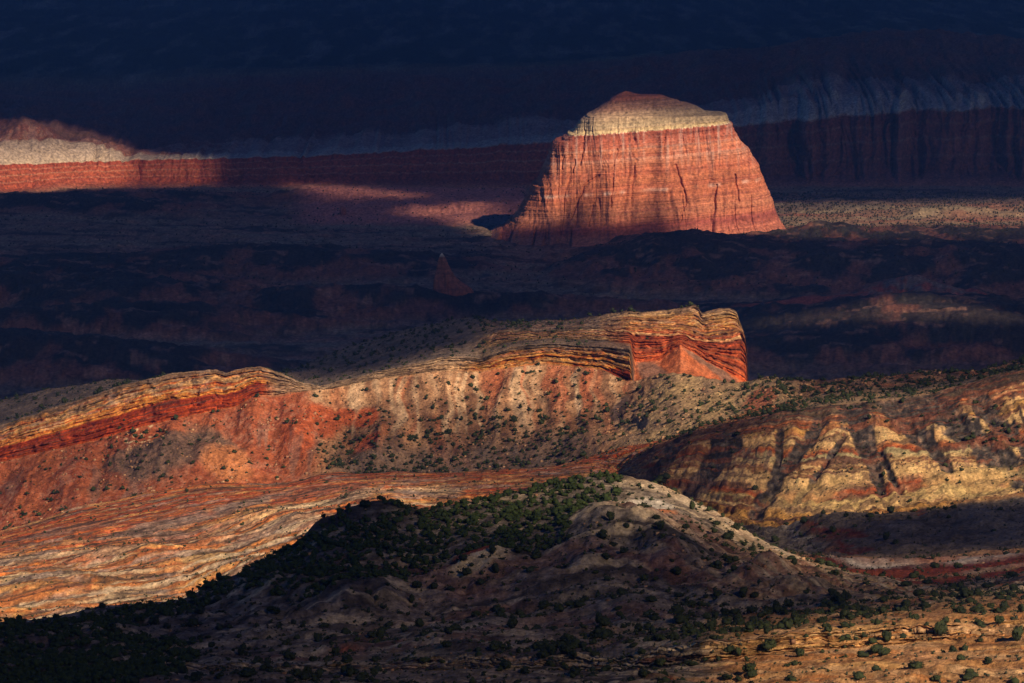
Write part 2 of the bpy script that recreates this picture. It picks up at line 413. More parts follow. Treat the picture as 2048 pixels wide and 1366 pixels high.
hl = np.clip(hz / 7.0, 0, 1) * vmask
disp = disp + hl * ((ridged(Xg / 26 + .5 * big, Yg / 60, 4.1, 3) - .62) * 2.6 + (ridged(Xg / 9, Yg / 20, 7.1, 2) - .6) * .7)
disp = disp + vmask * (1 - hl) * (ridged(Xg / 80, Yg / 30, 2.4, 3) - .7) * 1.6
# spurs and gullies on the right ridge face, fanning out from a nose
fs = sstep(K["badlands middle"], K["badlands middle"] + .25, Vg) * (1 - sstep(K["right ridge crest"] - .15, K["right ridge crest"] + .1, Vg)) * sstep(1240, 1400, PX)
down = np.clip((K["right ridge crest"] - Vg) / 2, 0, 1)
fan = (PX - 1690) / (1 + 0.75 * down) + 7 * noise(Xg / 9, Yg / 9, 2.2)
sp = ridged(fan / 130.0, down * 0.45, 3.1, 2)
sp2 = ridged(fan / 30.0, down * 1.0, 7.1, 2)
spur = (sp - 0.55) * 1.4 + (sp2 - 0.55) * .7 + (ridged(fan / 14.0, down * 2.5, 1.1, 2) - .55) * .5
disp = disp + fs * spur * (0.35 + 1.1 * down * (1 - down) * 2)
GUL_R = np.clip((0.62 - sp) * 3.2, 0, 1) * fs

SCREE = [([(1705, 815), (1722, 870), (1738, 905), (1765, 990)], 34, 10), ([(1790, 812), (1845, 873), (1900, 938)], 30, 10), ([(1830, 798), (1915, 850), (2015, 925), (2100, 985)], 34, 24), ([(1955, 805), (2048, 890), (2150, 960)], 22, 14),
         ([(1640, 838), (1600, 898), (1562, 945), (1512, 1030)], 14, 16), ([(1560, 868), (1552, 945)], 11, 6), ([(1690, 870), (1645, 933), (1590, 1000)], 6, 7), ([(1460, 880), (1425, 925), (1372, 985)], 26, 22), ([(1345, 905), (1290, 960)], 16, 14), ([(1760, 905), (1800, 985)], 8, 6)]


def along(poly, w0, w1):
    best = np.full(PX.shape, 9.0, np.float32)
    for k in range(len(poly) - 1):
        (x0, y0), (x1, y1) = poly[k], poly[k + 1]
        tt = np.clip(((PX - x0) * (x1 - x0) + (PY - y0) * (y1 - y0)) / ((x1 - x0) ** 2 + (y1 - y0) ** 2), 0, 1)
        u = (k + tt) / (len(poly) - 1)
        dd = np.hypot(PX - x0 - tt * (x1 - x0), (PY - y0 - tt * (y1 - y0))) / lerp(w0, w1, u)
        best = np.minimum(best, dd)
    return best


SCR = np.full(PX.shape, 9.0, np.float32)
for pl_, a_, b_ in SCREE:
    SCR = np.minimum(SCR, along(pl_, a_, b_))
jag = .45 * fbm(Xg / 3.0, Yg / 5.0, 2.1, 3) + .35 * fbm(Xg / 9.0, Yg / 9.0, 6.1, 2)
disp = disp - fs * .9 * np.exp(-(SCR + .3 * jag) ** 2) + fs * .5 * (1 - np.exp(-(SCR / 2.2) ** 2))
# talus gullies: fans under the cliffs
ft = sstep(K["talus foot"] + .02, K["talus foot"] + .4, Vg) * (1 - sstep(K["cliff foot"] - .1, K["cliff foot"] + .02, Vg)) * (1 - sstep(1250, 1330, PX) * sstep(1600, 1500, PX) * .5)
dt_ = np.clip(K["cliff foot"] - Vg, 0, 1)
tf = Xg / 1.0 + 2.5 * noise(Xg / 9, Yg / 12, 5.2)
tg = ridged(tf / 22.0, dt_ * .5, 1.9, 3)
disp = disp + ft * (tg - 0.6) * 5.0
TAL = tg
# wall crevices
fw = sstep(K["wall foot"] + .3, K["wall talus"] + .2, Vg) * (1 - sstep(K["upper slope"] - .4, K["upper slope"] + 1, Vg))
wc = ridged(Xg / 12.0 + 1.5 * noise(Xg / 30, Zg / 40), Zg / 90.0, 0.7, 3)
disp = disp + fw * (wc - 0.6) * (4.5 + 6 * sstep(1450, 1600, PX))
fup = sstep(K["white band top"], K["upper slope"], Vg) * (1 - sstep(K["upper crest"] - .2, K["upper crest"] + .3, Vg))
disp = disp + fup * (ridged(Xg / 70.0, Yg / 260, .3, 4) - .6) * 14

Xg = Xg + nx * disp * 0.9
Yg = Yg + ny * disp
Zg = Zg + nz * disp
tz = (Zg - .012 * Xg + 3.2 * fbm(Xg / 60, Yg / 60, 3.1, 3)) / 2.6 + 1.2 * noise(Xg / 22, Yg / 22, 2.2)
ta = (tz - np.floor(tz))
tv = Vg * np.where(Vg < K['hill crest'], 5.5, 6.5) + .45 * noise(Xg / 70, Vg * 1.2, 2.2) + .08 * noise(Xg / 14, Vg * 4, 6.2)
softm = (Vg < K['right ridge cap foot'] + .5)
tz = np.where(softm, tv, tz)
ta = (tz - np.floor(tz))
terr = per_line({"near edge": 1, "slope foot near": 1, "ledge foot": .5, "ledge top": .9, "hill foot": .8, "hill crest": .3, "behind hill": 1.0, "badlands near": 1, "badlands middle": 1.1, "right ridge cap foot": .7, "right ridge crest": .5, "talus foot": .1}, 0)
patch_ = np.clip(.55 + 1.3 * fbm(Xg / 14, Yg / 14, 12.2, 3), 0, 1)
Zg = Zg + terr * patch_ * 1.0 * (sstep(.0, .28, ta) * (1 - ta) - .35) * 1.6
Zg = Zg + np.clip(terr, 0, 1) * .35 * fbm(Xg / 1.8, Yg / 2.2, 3.3, 2)
# bedding ledges on cliff faces (harder beds stand out)
cl = np.zeros_like(Zg)
for a_, b_ in (("ledge foot", "ledge top"), ("cliff foot", "cliff top"), ("upper cliff foot", "skyline")):
    cl = np.maximum(cl, sstep(K[a_] - .02, K[a_] + .08, Vg) * (1 - sstep(K[b_] - .08, K[b_] + .03, Vg)))
cl = cl * np.where(Vg > K["upper cliff foot"] - 0.1, sstep(940, 1000, PX) * (1 - sstep(1500, 1510, PX)), 1)
cl = cl * np.where((Vg > K["cliff foot"] - .1) & (Vg < K["cliff top"] + .3), 1 - sstep(1262, 1275, PX), 1)
crestz = {}
s1 = Vg * 1.0
bed = noise(s1 * 15.0 + 0.3 * noise(Xg / 12, Vg * 2), Xg / 70.0, 8.8) + 0.5 * noise(s1 * 34.0, Xg / 40.0, 1.8)
Yg = Yg - cl * bed * 1.5
bx_ = Xg / 2.4 + .8 * noise(Xg / 9, Vg * 5)
by_ = Vg * 26 + .8 * noise(Xg / 14, Vg * 9)
hsh = np.sin(np.floor(bx_ + .5 * np.floor(by_)) * 12.9898 + np.floor(by_) * 78.233) * 43758.5453
blk = hsh - np.floor(hsh) - .5
Yg = Yg + cl * blk * .9
crk = ridged(Xg / 4.5 + .6 * noise(Xg / 8, Vg * 6), Vg * 1.2, 6.6, 2)
Yg = Yg - cl * (crk - .6) * 1.6

px_, py_n, pz_ = normals(Xg, Yg, Zg)
STEEP = np.sqrt(px_ ** 2 + py_n ** 2)
STEEP = (STEEP + np.roll(STEEP, 1, 1) + np.roll(STEEP, -1, 1)) / 3
SCARP = sstep(.30, .58, STEEP)

# ------------------------------------------------------------------ rock colours (linear albedo)
RED = (.30, .078, .038)
DRED = (.17, .035, .022)
ORG = (.46, .175, .075)
YEL = (.58, .36, .13)
CREAM = (.62, .47, .27)
TAN = (.44, .27, .13)
GRY = (.135, .108, .088)
DGR = (.055, .05, .048)
PNK = (.42, .20, .125)
WHT = (.62, .55, .44)
BRN = (.20, .10, .062)

lens = fbm(Xg / 16, Vg * 9.0, 4.2, 4)
lens2 = fbm(Xg / 5, Vg * 22.0, 7.2, 3)
n1 = fbm(Xg / 10, Yg / 14, Zg / 10, 4)
n2 = fbm(Xg / 2.2, Yg / 3, Zg / 2.2, 3)
n3 = fbm(Xg / 60, Yg / 60, 3.1, 3)
col = np.zeros(Zg.shape + (3,), np.float32) + np.array(TAN, np.float32)


def put(mask, colour):
    global col
    m = np.clip(mask, 0, 1)[..., None].astype(np.float32)
    col = col * (1 - m) + np.asarray(colour, np.float32) * m


def seg(a, b, s=0.02):
    return sstep(K[a] - s, K[a] + s, Vg) * (1 - sstep(K[b] - s, K[b] + s, Vg))


def blob(px, py, rx, ry, jit=0.35, rot=0.0):
    dx, dy = PX - px, PY - py
    c, s = math.cos(rot), math.sin(rot)
    u, v = (dx * c + dy * s) / rx, (-dx * s + dy * c) / ry
    return 1 - sstep(.7, 1.1, np.sqrt(u * u + v * v) + jit * n1 + .15 * n2)


# -- foreground slopes: beds cut by relief
sf = tv / 5.2 + .10 * n1 + .12 * n3 + .12 * lens + .04 * lens2 - .02 * mound
sf = sf - np.floor(sf)
fg = bands(sf, [(0, GRY), (.10, TAN), (.17, (.30, .24, .17)), (.2, CREAM), (.27, (.42, .33, .21)), (.30, GRY), (.38, BRN), (.42, DRED), (.48, RED), (.5, BRN), (.56, TAN), (.66, (.25, .2, .16)), (.7, (.48, .38, .25)), (.77, TAN), (.8, GRY), (.9, (.26, .19, .13)), (1, GRY)])
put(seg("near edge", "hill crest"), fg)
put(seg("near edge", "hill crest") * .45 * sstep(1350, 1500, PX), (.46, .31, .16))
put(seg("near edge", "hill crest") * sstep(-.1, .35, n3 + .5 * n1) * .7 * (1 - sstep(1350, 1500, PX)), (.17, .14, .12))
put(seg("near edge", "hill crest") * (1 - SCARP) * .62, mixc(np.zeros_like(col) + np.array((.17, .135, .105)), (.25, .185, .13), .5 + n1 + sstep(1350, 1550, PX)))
yl = seg("ledge foot", "ledge top", .05) * sstep(1380, 1460, PX) * (1 - sstep(1900, 2000, PX + 60 * n1))
put(yl, mixc(bands(Tg, [(0, ORG), (.2, YEL), (.5, (.55, .36, .15)), (.8, (.62, .42, .18)), (1, TAN)]), BRN, .5 * (crk < .35)))
t_ = (K["ledge foot"] - Vg) + .10 * n1
fgm = seg('near edge', 'hill crest')
put(fgm * sstep(1380, 1480, PX) * sstep(.12, .2, noise(tv * 3.1, Xg / 35, 54.4) + .3 * n2) * .8, (.62, .42, .18))
put(fgm * sstep(1380, 1480, PX) * sstep(.22, .3, noise(tv * 5.1, Xg / 25, 64.4) + .3 * n2) * .8, (.30, .09, .035))
put(sstep(.02, .06, t_) * (1 - sstep(.2, .3, t_)) * sstep(1450, 1540, PX) * (1 - sstep(1880, 2000, PX)), mixc(np.zeros_like(col) + np.array(RED), TAN, .3 + .6 * n2))
put(blob(2010, 1350, 120, 22), CREAM)
put(blob(1850, 1310, 60, 30) * .7, (.55, .38, .24))
# -- the wooded hill
hm = seg("hill foot", "hill crest", .03)
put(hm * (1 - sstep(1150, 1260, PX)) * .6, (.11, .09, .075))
fgm = seg('near edge', 'hill crest')
put(fgm * (Vg > K['hill foot'] - .5) * (1 - sstep(1700, 1800, PX)) * .55, mixc(np.zeros_like(col) + np.array((.15, .125, .105)), (.27, .225, .175), .5 + 2 * n2))
put(fgm * sstep(.28, .42, noise(tv * 2.2 + lens, Xg / 30, 4.4) + .4 * lens2) * .8, (.045, .038, .033))
put(fgm * sstep(.22, .32, noise(tv * 1.6 + lens, Xg / 26, 14.4)) * (.25 + .75 * SCARP), (.52, .40, .26))
put(fgm * sstep(.25, .33, noise(tv * 4.5 + lens, Xg / 22, 34.4)) * .7, (.50, .39, .25))
put(fgm * sstep(.25, .33, noise(tv * 6.0 + lens, Xg / 18, 44.4)) * .7, (.07, .055, .045))
put(fgm * sstep(.15, .35, noise(tv * 1.1 + .8 * lens, Xg / 45, 24.4)) * sstep(500, 900, PX) * .3, (.30, .11, .065))
put(fgm * sstep(1380, 1500, PX) * (Vg < K['ledge top'] + .8) * .5, (.46, .21, .06))  # golden tint: warm sunlight painted into the lower right ground
band = (K["hill crest"] - Vg) + .05 * n1
put(seg("hill foot", "behind hill") * (1 - sstep(.06, .11, band + .05 * n2)) * sstep(1240, 1300, PX) * (1 - sstep(1840, 1880, PX)), mixc(np.zeros_like(col) + np.array((.60, .50, .36)), TAN, .5 + n1))  # pale crest strip, its sunlit brightness partly painted into the albedo
put(blob(1290, 1018, 60, 22) * hm, WHT)
put(blob(1290, 1035, 60, 9) * hm, ORG)
put(blob(960, 1125, 75, 22, .3, -.3) * hm, mixc(np.zeros_like(col) + np.array(CREAM), RED, (PY < 1120 - (PX - 960) * .3)))
# -- red strips right of the hill and grey lumps behind
sr = (Vg - K["hill crest"]) / 2 + .05 * n1
rs = bands(sr, [(0, TAN), (.10, (.30, .2, .14)), (.2, RED), (.3, DRED), (.36, TAN), (.44, PNK), (.5, (.42, .3, .2)), (.58, RED), (.74, DRED), (.8, WHT), (.86, PNK), (.95, TAN), (1, GRY)])
put(seg("hill crest", "badlands near") * sstep(1560, 1660, PX), rs)
sg = (Zg + 2.0 * n1 + 2 * n3) / 9.0
sg = sg - np.floor(sg)
gl = bands(sg, [(0, GRY), (.35, (.2, .17, .14)), (.45, (.27, .24, .19)), (.55, GRY), (.7, BRN), (.78, DRED), (.85, GRY), (1, GRY)])
put(seg("badlands near", "badlands middle", .05) * sstep(1380, 1460, PX), gl)
# -- striped badlands, left and centre
q = (Vg - K["behind hill"]) / 5.0 + 0.035 * n1 + .05 * n3 + (bil - .45) * .045
q = q * 1.25 + .03 * lens + .008 * lens2
qz = np.clip((Vg - K["hill crest"] - .5) / 4.5, 0, 1) + .035 * lens + .03 * n3
jb = np.floor(Xg / 5 + 2.5 * noise(Xg / 18, Vg * 5, 1.5))
hv = np.sin(jb * 12.9898 + 4.1) * 43758.5453
hv = (hv - np.floor(hv) - .5) * apr
qz = qz + .022 * hv
stripe = bands(qz, [(0, (.58, .33, .12)), (.12, (.60, .36, .14)), (.2, (.56, .27, .10)), (.28, (.62, .42, .2)), (.34, (.50, .18, .075)), (.42, (.40, .14, .07)), (.48, (.44, .25, .15)), (.55, (.36, .24, .17)), (.62, (.46, .17, .08)), (.7, (.36, .22, .16)), (.78, (.48, .30, .18)), (.84, (.40, .13, .07)), (.9, (.46, .27, .16)), (.96, (.5, .2, .1)), (1, (.44, .15, .07))])
sv = Vg * 1.0 + .03 * lens + .015 * n1 + .022 * hv
for fq_, sx_, th_, cc_, mm_ in ((7, 70, .12, (.38, .105, .05), .8), (12, 60, .2, (.66, .52, .33), .85), (19, 50, .22, (.30, .075, .04), .8), (26, 45, .24, (.68, .54, .34), .7), (33, 40, .24, (.55, .24, .09), .7), (40, 30, .3, (.12, .07, .05), .8)):
    stripe = mixc(stripe, cc_, mm_ * sstep(th_, th_ + .05, noise(sv * fq_, Xg / sx_ + fq_, fq_ * 1.7) + .12 * n2))
fineb = bands(np.mod(q * 17 + .3 * n2, 1.0), [(0, (1, 1, 1)), (.35, (1.12, 1.1, 1.0)), (.5, (.75, .6, .55)), (.6, (1.15, .95, .8)), (.8, (.9, .82, .8)), (1, (1, 1, 1))])
stripe = np.clip((stripe.mean(-1, keepdims=True) * -.25 + stripe * 1.25) * np.array((1.08, .76, .48)), .01, .75)
bl = seg("behind hill", "talus foot", .03) * (1 - sstep(1290, 1400, PX) * (Vg < K["right ridge crest"] + .02))
put(bl, np.clip(stripe * fineb, 0, .72))
for (u0, v0, u1, v1, rr_, cc_) in ((500, 1008, 95, 13, -.28, (.34, .25, .2)), (330, 1048, 120, 15, -.22, (.33, .235, .19)), (560, 1062, 90, 12, -.3, (.36, .26, .2)), (700, 1004, 90, 9, -.2, (.4, .29, .21)), (250, 1112, 120, 12, -.15, (.36, .25, .19)), (130, 1062, 90, 10, -.2, (.52, .2, .1)), (420, 1086, 110, 9, -.2, (.42, .12, .06)),
                                 (610, 1020, 60, 10, -.2, (.66, .52, .32)), (860, 985, 80, 8, -.1, (.62, .46, .27)), (90, 1115, 110, 9, -.1, (.60, .46, .3)), (150, 1130, 70, 6, -.05, (.4, .1, .05)), (640, 985, 120, 8, -.15, (.38, .11, .055)), (960, 1010, 130, 16, -.1, (.33, .11, .07)), (830, 1030, 90, 12, -.1, (.36, .13, .08)),
                                 (230, 1190, 100, 9, -.12, (.7, .58, .38)), (60, 1165, 90, 7, -.1, (.7, .56, .34)), (330, 1150, 120, 8, -.15, (.44, .15, .07)), (120, 1200, 120, 6, -.1, (.40, .12, .05)), (420, 1120, 80, 8, -.2, (.66, .46, .22))):
    put(blob(u0, v0, u1, v1, .55, rr_) * bl * .85, cc_)
put(bl * (1 - SCARP) * .2, mixc(np.zeros_like(col) + np.array((.33, .20, .145)), (.24, .17, .135), .5 + n1))
low = sstep(1090, 1200, PY + .18 * PX) * (1 - sstep(850, 1000, PX))
put(bl * low * .3, (.62, .36, .13))
put(bl * low * sstep(.1, .25, noise(Vg * 16 + lens, Xg / 50, 5.1)) * .8, (.68, .55, .36))
put(bl * sstep(.22, .32, noise(Vg * 24 + 1.5 * lens, Xg / 40, 9.1)) * .85, (.06, .045, .038))
put(bl * sstep(.25, .33, noise(Vg * 50 + lens, Xg / 22, 19.1) + .2 * n2) * .8, (.10, .06, .045))
gb = blob(900, 1040, 260, 30, .5)
put(bl * gb * .5, DRED)
put(bl * sstep(.1, .3, fbm(Xg / 22, Vg * 9, 2.9, 4)) * .6, mixc(np.zeros_like(col) + np.array((.27, .19, .155)), (.38, .29, .24), .5 + 2 * n2))
# -- right ridge face
fr = sstep(K["badlands middle"] - .03, K["badlands middle"] + .03, Vg) * (1 - sstep(K["right ridge crest"] - .02, K["right ridge crest"] + .02, Vg)) * sstep(1245, 1320, PX)
w_ = (Vg - K["badlands middle"]) / 2.0
w_ = w_ - .03 * n1 - .03 * spur * (1 - w_) + .02 * n3 + .00022 * (PX - 1700)
w_ = w_ + .03 * lens + .012 * lens2
face = bands(w_, [(0, YEL), (.05, YEL), (.08, CREAM), (.13, (.50, .42, .22)), (.15, ORG), (.17, RED), (.19, PNK), (.23, CREAM), (.28, CREAM), (.3, BRN), (.315, CREAM), (.345, (.40, .38, .25)), (.36, (.40, .38, .25)), (.37, RED), (.39, ORG), (.42, CREAM), (.47, CREAM), (.48, PNK), (.50, YEL), (.54, CREAM), (.55, TAN), (.565, RED), (.585, PNK), (.62, (.5, .33, .2)), (.64, DRED), (.66, ORG), (.69, PNK), (.71, CREAM), (.72, (.3, .22, .16)), (.74, DGR), (.85, GRY), (.95, DGR), (1, GRY)])
face = np.clip(face * np.array((1.15, .98, .74)), .01, .8)
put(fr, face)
put(fr * (1 - sstep(1430, 1600, PX)) * sstep(.2, .4, w_) * .35, DRED)
strk = fbm(fan / 11.0, down * 1.3, 5.2, 3)
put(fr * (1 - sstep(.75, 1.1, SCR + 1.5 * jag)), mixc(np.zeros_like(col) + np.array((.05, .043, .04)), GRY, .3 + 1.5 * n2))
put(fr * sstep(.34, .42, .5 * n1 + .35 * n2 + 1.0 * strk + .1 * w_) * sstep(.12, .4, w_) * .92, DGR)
put(fr * sstep(.2, .3, noise(w_ * 34 + .6 * lens2, Xg / 30, 7.3)) * .8, (.22, .08, .045))
put(fr * sstep(.22, .3, noise(w_ * 60 + .6 * lens2, Xg / 20, 17.3)) * .7, (.12, .07, .05))
put(blob(1620, 985, 110, 26, .4, -.25) * fr * .6, (.60, .42, .18))
put(blob(1940, 960, 110, 34, .4, -.2) * fr * .6, (.66, .48, .2))
put(fr * sstep(.15, .35, n2 + .5 * n1 + .5 * strk - .1) * .4, (.26, .15, .09))
# -- bench on top of the right ridge
put(seg("right ridge crest", "cliff top", .03) * sstep(1540, 1620, PX), mixc(np.zeros_like(col) + np.array((.22, .165, .115)), TAN, .4 + n1))
# -- talus under the cliffs
tm = seg("talus foot", "cliff foot", .02)
tl = 1 - sstep(600, 700, PX + 40 * n1)
put(tm * tl, mixc(np.zeros_like(col) + np.array((.41, .125, .052)), RED, .5 + 1.2 * n1))
put(tm * (1 - tl), mixc(np.zeros_like(col) + np.array((.21, .105, .06)), (.40, .22, .115), .5 + 2.4 * n1))
put(tm * (1 - tl) * sstep(.1, .35, fbm(tf / 7, dt_ * 1.5, 23.3, 4)) * .6, (.40, .135, .06))
put(tm * (1 - tl) * sstep(.05, .3, fbm(tf / 5, dt_ * 3.5, 13.3, 4)) * sstep(.25, .7, dt_) * .6, (.12, .085, .065))
dtn = K["cliff foot"] - Vg
put(tm * (1 - tl) * sstep(.05, .3, ridged(tf / 9.0, dt_ * .3, 6.9, 2) - .62) * (1 - sstep(.45, .7, dtn)) * (1 - sstep(1250, 1280, PX)), (.55, .37, .22))
put(tm * (1 - tl) * sstep(.66, .8, ridged(tf / 13.0, dt_ * .2, 3.9, 2)) * (1 - sstep(.3, .6, dtn)) * sstep(940, 1000, PX) * (1 - sstep(1250, 1280, PX)) * .75, (.42, .13, .06))
for b_ in ((640, 845, 40, 45), (735, 835, 28, 26), (600, 880, 40, 50), (735, 895, 30, 16), (690, 825, 22, 18)):
    put(blob(*b_) * tm, (.44, .105, .04))
put(blob(345, 925, 130, 46, .7, -.25) * tm * .8, mixc(np.zeros_like(col) + np.array((.17, .115, .085)), (.3, .13, .075), .2 + 1.6 * n1))
put(blob(430, 890, 80, 26, .3, .6) * tm * .6, (.25, .15, .1))
put(blob(450, 935, 62, 38, .2, .3) * tm, (.52, .2, .08))
put(tm * tl * sstep(.1, .4, n2 + .8 * n1) * .5, (.26, .14, .09))
put(tm * tl * sstep(.12, .3, fbm(tf / 6, dt_ * 1.2, 3.3, 3)) * sstep(.0, .5, dtn) * .55, (.2, .13, .1))
put(tm * sstep(640, 700, PX) * (1 - sstep(1150, 1250, PX)) * sstep(.55, .8, dtn) * .6, (.15, .12, .10))
put(tm * blob(280, 865, 26, 60, .4, .4) * sstep(.1, .3, n2), CREAM)
kn = tm * sstep(1190, 1300, PX + .5 * (PY - 850)) * (1 - sstep(1560, 1640, PX))
put(kn, mixc(np.zeros_like(col) + np.array((.54, .37, .18)), (.32, .21, .125), .5 + 1.5 * n1))
put(blob(1240, 815, 14, 34, .3, .6) * tm, (.10, .065, .055))
put(blob(1520, 800, 40, 22, .4, -.4) * tm * .8, (.42, .12, .06))
# -- left ridge cliff
t1 = np.clip(Vg - K["cliff foot"], 0, 1) + .04 * n1 + (.16 * lens + .10 * lens2) * sstep(.38, .5, Vg - K["cliff foot"])
lc = bands(t1, [(0, RED), (.10, RED), (.12, DRED), (.15, RED), (.24, (.38, .085, .035)), (.26, DRED), (.28, RED), (.36, DRED), (.40, RED), (.43, YEL), (.46, ORG), (.50, YEL), (.53, RED), (.56, YEL), (.60, CREAM), (.63, ORG), (.66, RED), (.69, TAN), (.72, CREAM), (.75, GRY), (.79, CREAM), (.82, ORG), (.85, GRY), (.90, TAN), (.94, GRY), (1, (.2, .16, .13))])
lc = np.clip((lc * 1.15 - .15 * lc.mean(-1, keepdims=True)) * np.array((.92, .72, .56)), .01, .8)
lm = seg("cliff foot", "cliff top", .02)
mid = sstep(600, 640, PX)
t2 = np.clip(1 - (cz[K["cliff top"]][None, :] - Zg) / 7.6, 0, 1) * (Vg < K["cliff top"] + 0) + (Vg >= K["cliff top"]) + .06 * n1 + .22 * lens + .14 * lens2
mc_ = bands(t2, [(0, DRED), (.15, RED), (.22, YEL), (.3, ORG), (.34, CREAM), (.4, BRN), (.44, YEL), (.5, ORG), (.55, RED), (.62, YEL), (.66, CREAM), (.7, ORG), (.76, BRN), (.82, TAN), (.88, GRY), (1, DGR)])
mc_ = np.clip((mc_ * 1.15 - .15 * mc_.mean(-1, keepdims=True)) * np.array((.90, .74, .58)), .01, .8)
put(lm, lc * (1 - mid[..., None]) + mc_ * mid[..., None])
put(lm * sstep(520, 560, PX) * (1 - sstep(900, 960, PX)) * .85, mixc(np.zeros_like(col) + np.array((.30, .2, .13)), (.5, .34, .2), .5 + 1.5 * n1))
put(lm * sstep(.15, .35, n2 + .6 * n1) * .4 * sstep(.5, .7, t1), GRY)
# -- the tilted back slopes
put(seg("cliff top", "skyline", .02) * (1 - sstep(940, 1000, PX)), mixc(np.zeros_like(col) + np.array((.15, .12, .10)), (.27, .19, .13), .3 + n1))
# -- upper cliffs of the mesa
um = seg("cliff top", "far slope", .01) * sstep(930, 1010, PX) * (1 - sstep(1500, 1512, PX))
h2 = (Vg - K["upper cliff foot"]) / 2.0 + .015 * n1
h2 = h2 + (.13 * lens + .09 * lens2) * sstep(.44, .56, h2)
uc = bands(h2, [(-.3, (.18, .13, .11)), (-.02, ORG), (.0, (.46, .115, .045)), (.12, (.50, .13, .05)), (.14, DRED), (.155, RED), (.2, (.42, .1, .04)), (.22, BRN), (.235, RED), (.3, (.42, .1, .04)), (.32, DRED), (.345, RED), (.38, (.40, .09, .04)), (.40, DRED), (.42, RED), (.47, CREAM), (.49, RED), (.54, ORG), (.57, YEL), (.60, BRN), (.63, ORG), (.67, YEL), (.70, RED), (.73, CREAM), (.76, ORG), (.80, YEL), (.83, BRN), (.87, YEL), (.92, CREAM), (.96, (.3, .22, .16)), (1, GRY)])
h3 = h2 + .06 * n1 + .06 * lens
ul = bands(h3, [(-.3, GRY), (-.02, DGR), (.05, TAN), (.12, YEL), (.18, BRN), (.24, ORG), (.30, YEL), (.36, (.3, .2, .15)), (.42, ORG), (.46, CREAM), (.5, GRY), (.65, (.20, .155, .13)), (.8, (.16, .13, .12)), (.9, (.22, .18, .15)), (1, GRY)])
rr = sstep(1190, 1270, PX + 60 * n1)
gp = sstep(.0, .22, fbm(Xg / 7, Vg * 14, 9.9, 4))[..., None] * sstep(.5, .62, h2)[..., None] * .65
uc = uc * (1 - gp) + np.array((.22, .165, .14)) * gp
ul = ul * .6 + .4 * np.array((.19, .15, .135))
uc, ul = np.clip(uc * np.array((.90, .76, .62)), .01, .8), np.clip(ul * np.array((.92, .84, .75)), .01, .8)
put(um, uc * rr[..., None] + ul * (1 - rr[..., None]))
put(um * sstep(.1, .3, n2 + .4 * n1) * .4 * sstep(.45, .6, h2), BRN)
thin = sstep(.25, .5, noise(Vg * 30, Xg / 22, 3.3) + .5 * noise(Vg * 55, Xg / 9, 1.3))
put(np.clip(um + lm, 0, 1) * thin * .75, (.09, .045, .033))  # thin dark lines: shadow under the ledges, painted on
put(lm * sstep(.0, .2, fbm(Xg / 6, Vg * 14, 9.9, 4)) * sstep(.45, .6, t1) * .55, (.21, .15, .12))
tp = seg("cliff top", "upper cliff foot", .01) * sstep(1266, 1275, PX) * (1 - sstep(1500, 1512, PX))
put(tp, mixc(np.zeros_like(col) + np.array((.52, .14, .05)), (.36, .15, .08), .3 + n1))
put(tp * blob(1420, 730, 75, 9, .7, .62) * .8, (.22, .14, .10))
put(tp * blob(1310, 750, 50, 22, .2, .62) * .8, (.2, .13, .1))
# -- valley floor
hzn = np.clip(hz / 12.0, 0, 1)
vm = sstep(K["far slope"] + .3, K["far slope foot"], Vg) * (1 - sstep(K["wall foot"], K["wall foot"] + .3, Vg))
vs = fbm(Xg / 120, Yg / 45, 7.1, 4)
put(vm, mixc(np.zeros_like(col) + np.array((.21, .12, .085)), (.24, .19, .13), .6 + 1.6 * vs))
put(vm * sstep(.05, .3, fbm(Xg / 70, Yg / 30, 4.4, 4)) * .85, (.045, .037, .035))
put(vm * sstep(.2, .35, fbm(Xg / 40, Yg / 14, 2.4, 4)) * .5, (.44, .24, .16))
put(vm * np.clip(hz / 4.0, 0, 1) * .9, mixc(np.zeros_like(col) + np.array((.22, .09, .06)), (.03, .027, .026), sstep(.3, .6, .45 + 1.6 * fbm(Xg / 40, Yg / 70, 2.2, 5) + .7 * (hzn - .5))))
put(vm * sstep(.1, .35, fbm(Xg / 9, Yg / 30, 12.2, 3)) * .6, (.05, .045, .035))
put(vm * sstep(.2, .3, fbm(Xg / 22, Yg / 12, 22.2, 4)) * .5, (.36, .2, .14))
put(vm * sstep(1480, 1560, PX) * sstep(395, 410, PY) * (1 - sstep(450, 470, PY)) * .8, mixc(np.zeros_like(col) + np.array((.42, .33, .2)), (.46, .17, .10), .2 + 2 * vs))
put(vm * sstep(560, 640, PX) * (1 - sstep(1040, 1060, PX)) * sstep(364, 372, PY) * (1 - sstep(440, 455, PY)) * .9, (.54, .21, .165))  # pinker, brighter ground painted where the sun streaks fall
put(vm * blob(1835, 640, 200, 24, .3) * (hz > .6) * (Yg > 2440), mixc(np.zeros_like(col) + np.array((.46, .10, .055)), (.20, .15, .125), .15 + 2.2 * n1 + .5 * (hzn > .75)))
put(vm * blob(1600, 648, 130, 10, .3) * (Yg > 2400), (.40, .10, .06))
# -- the distant wall

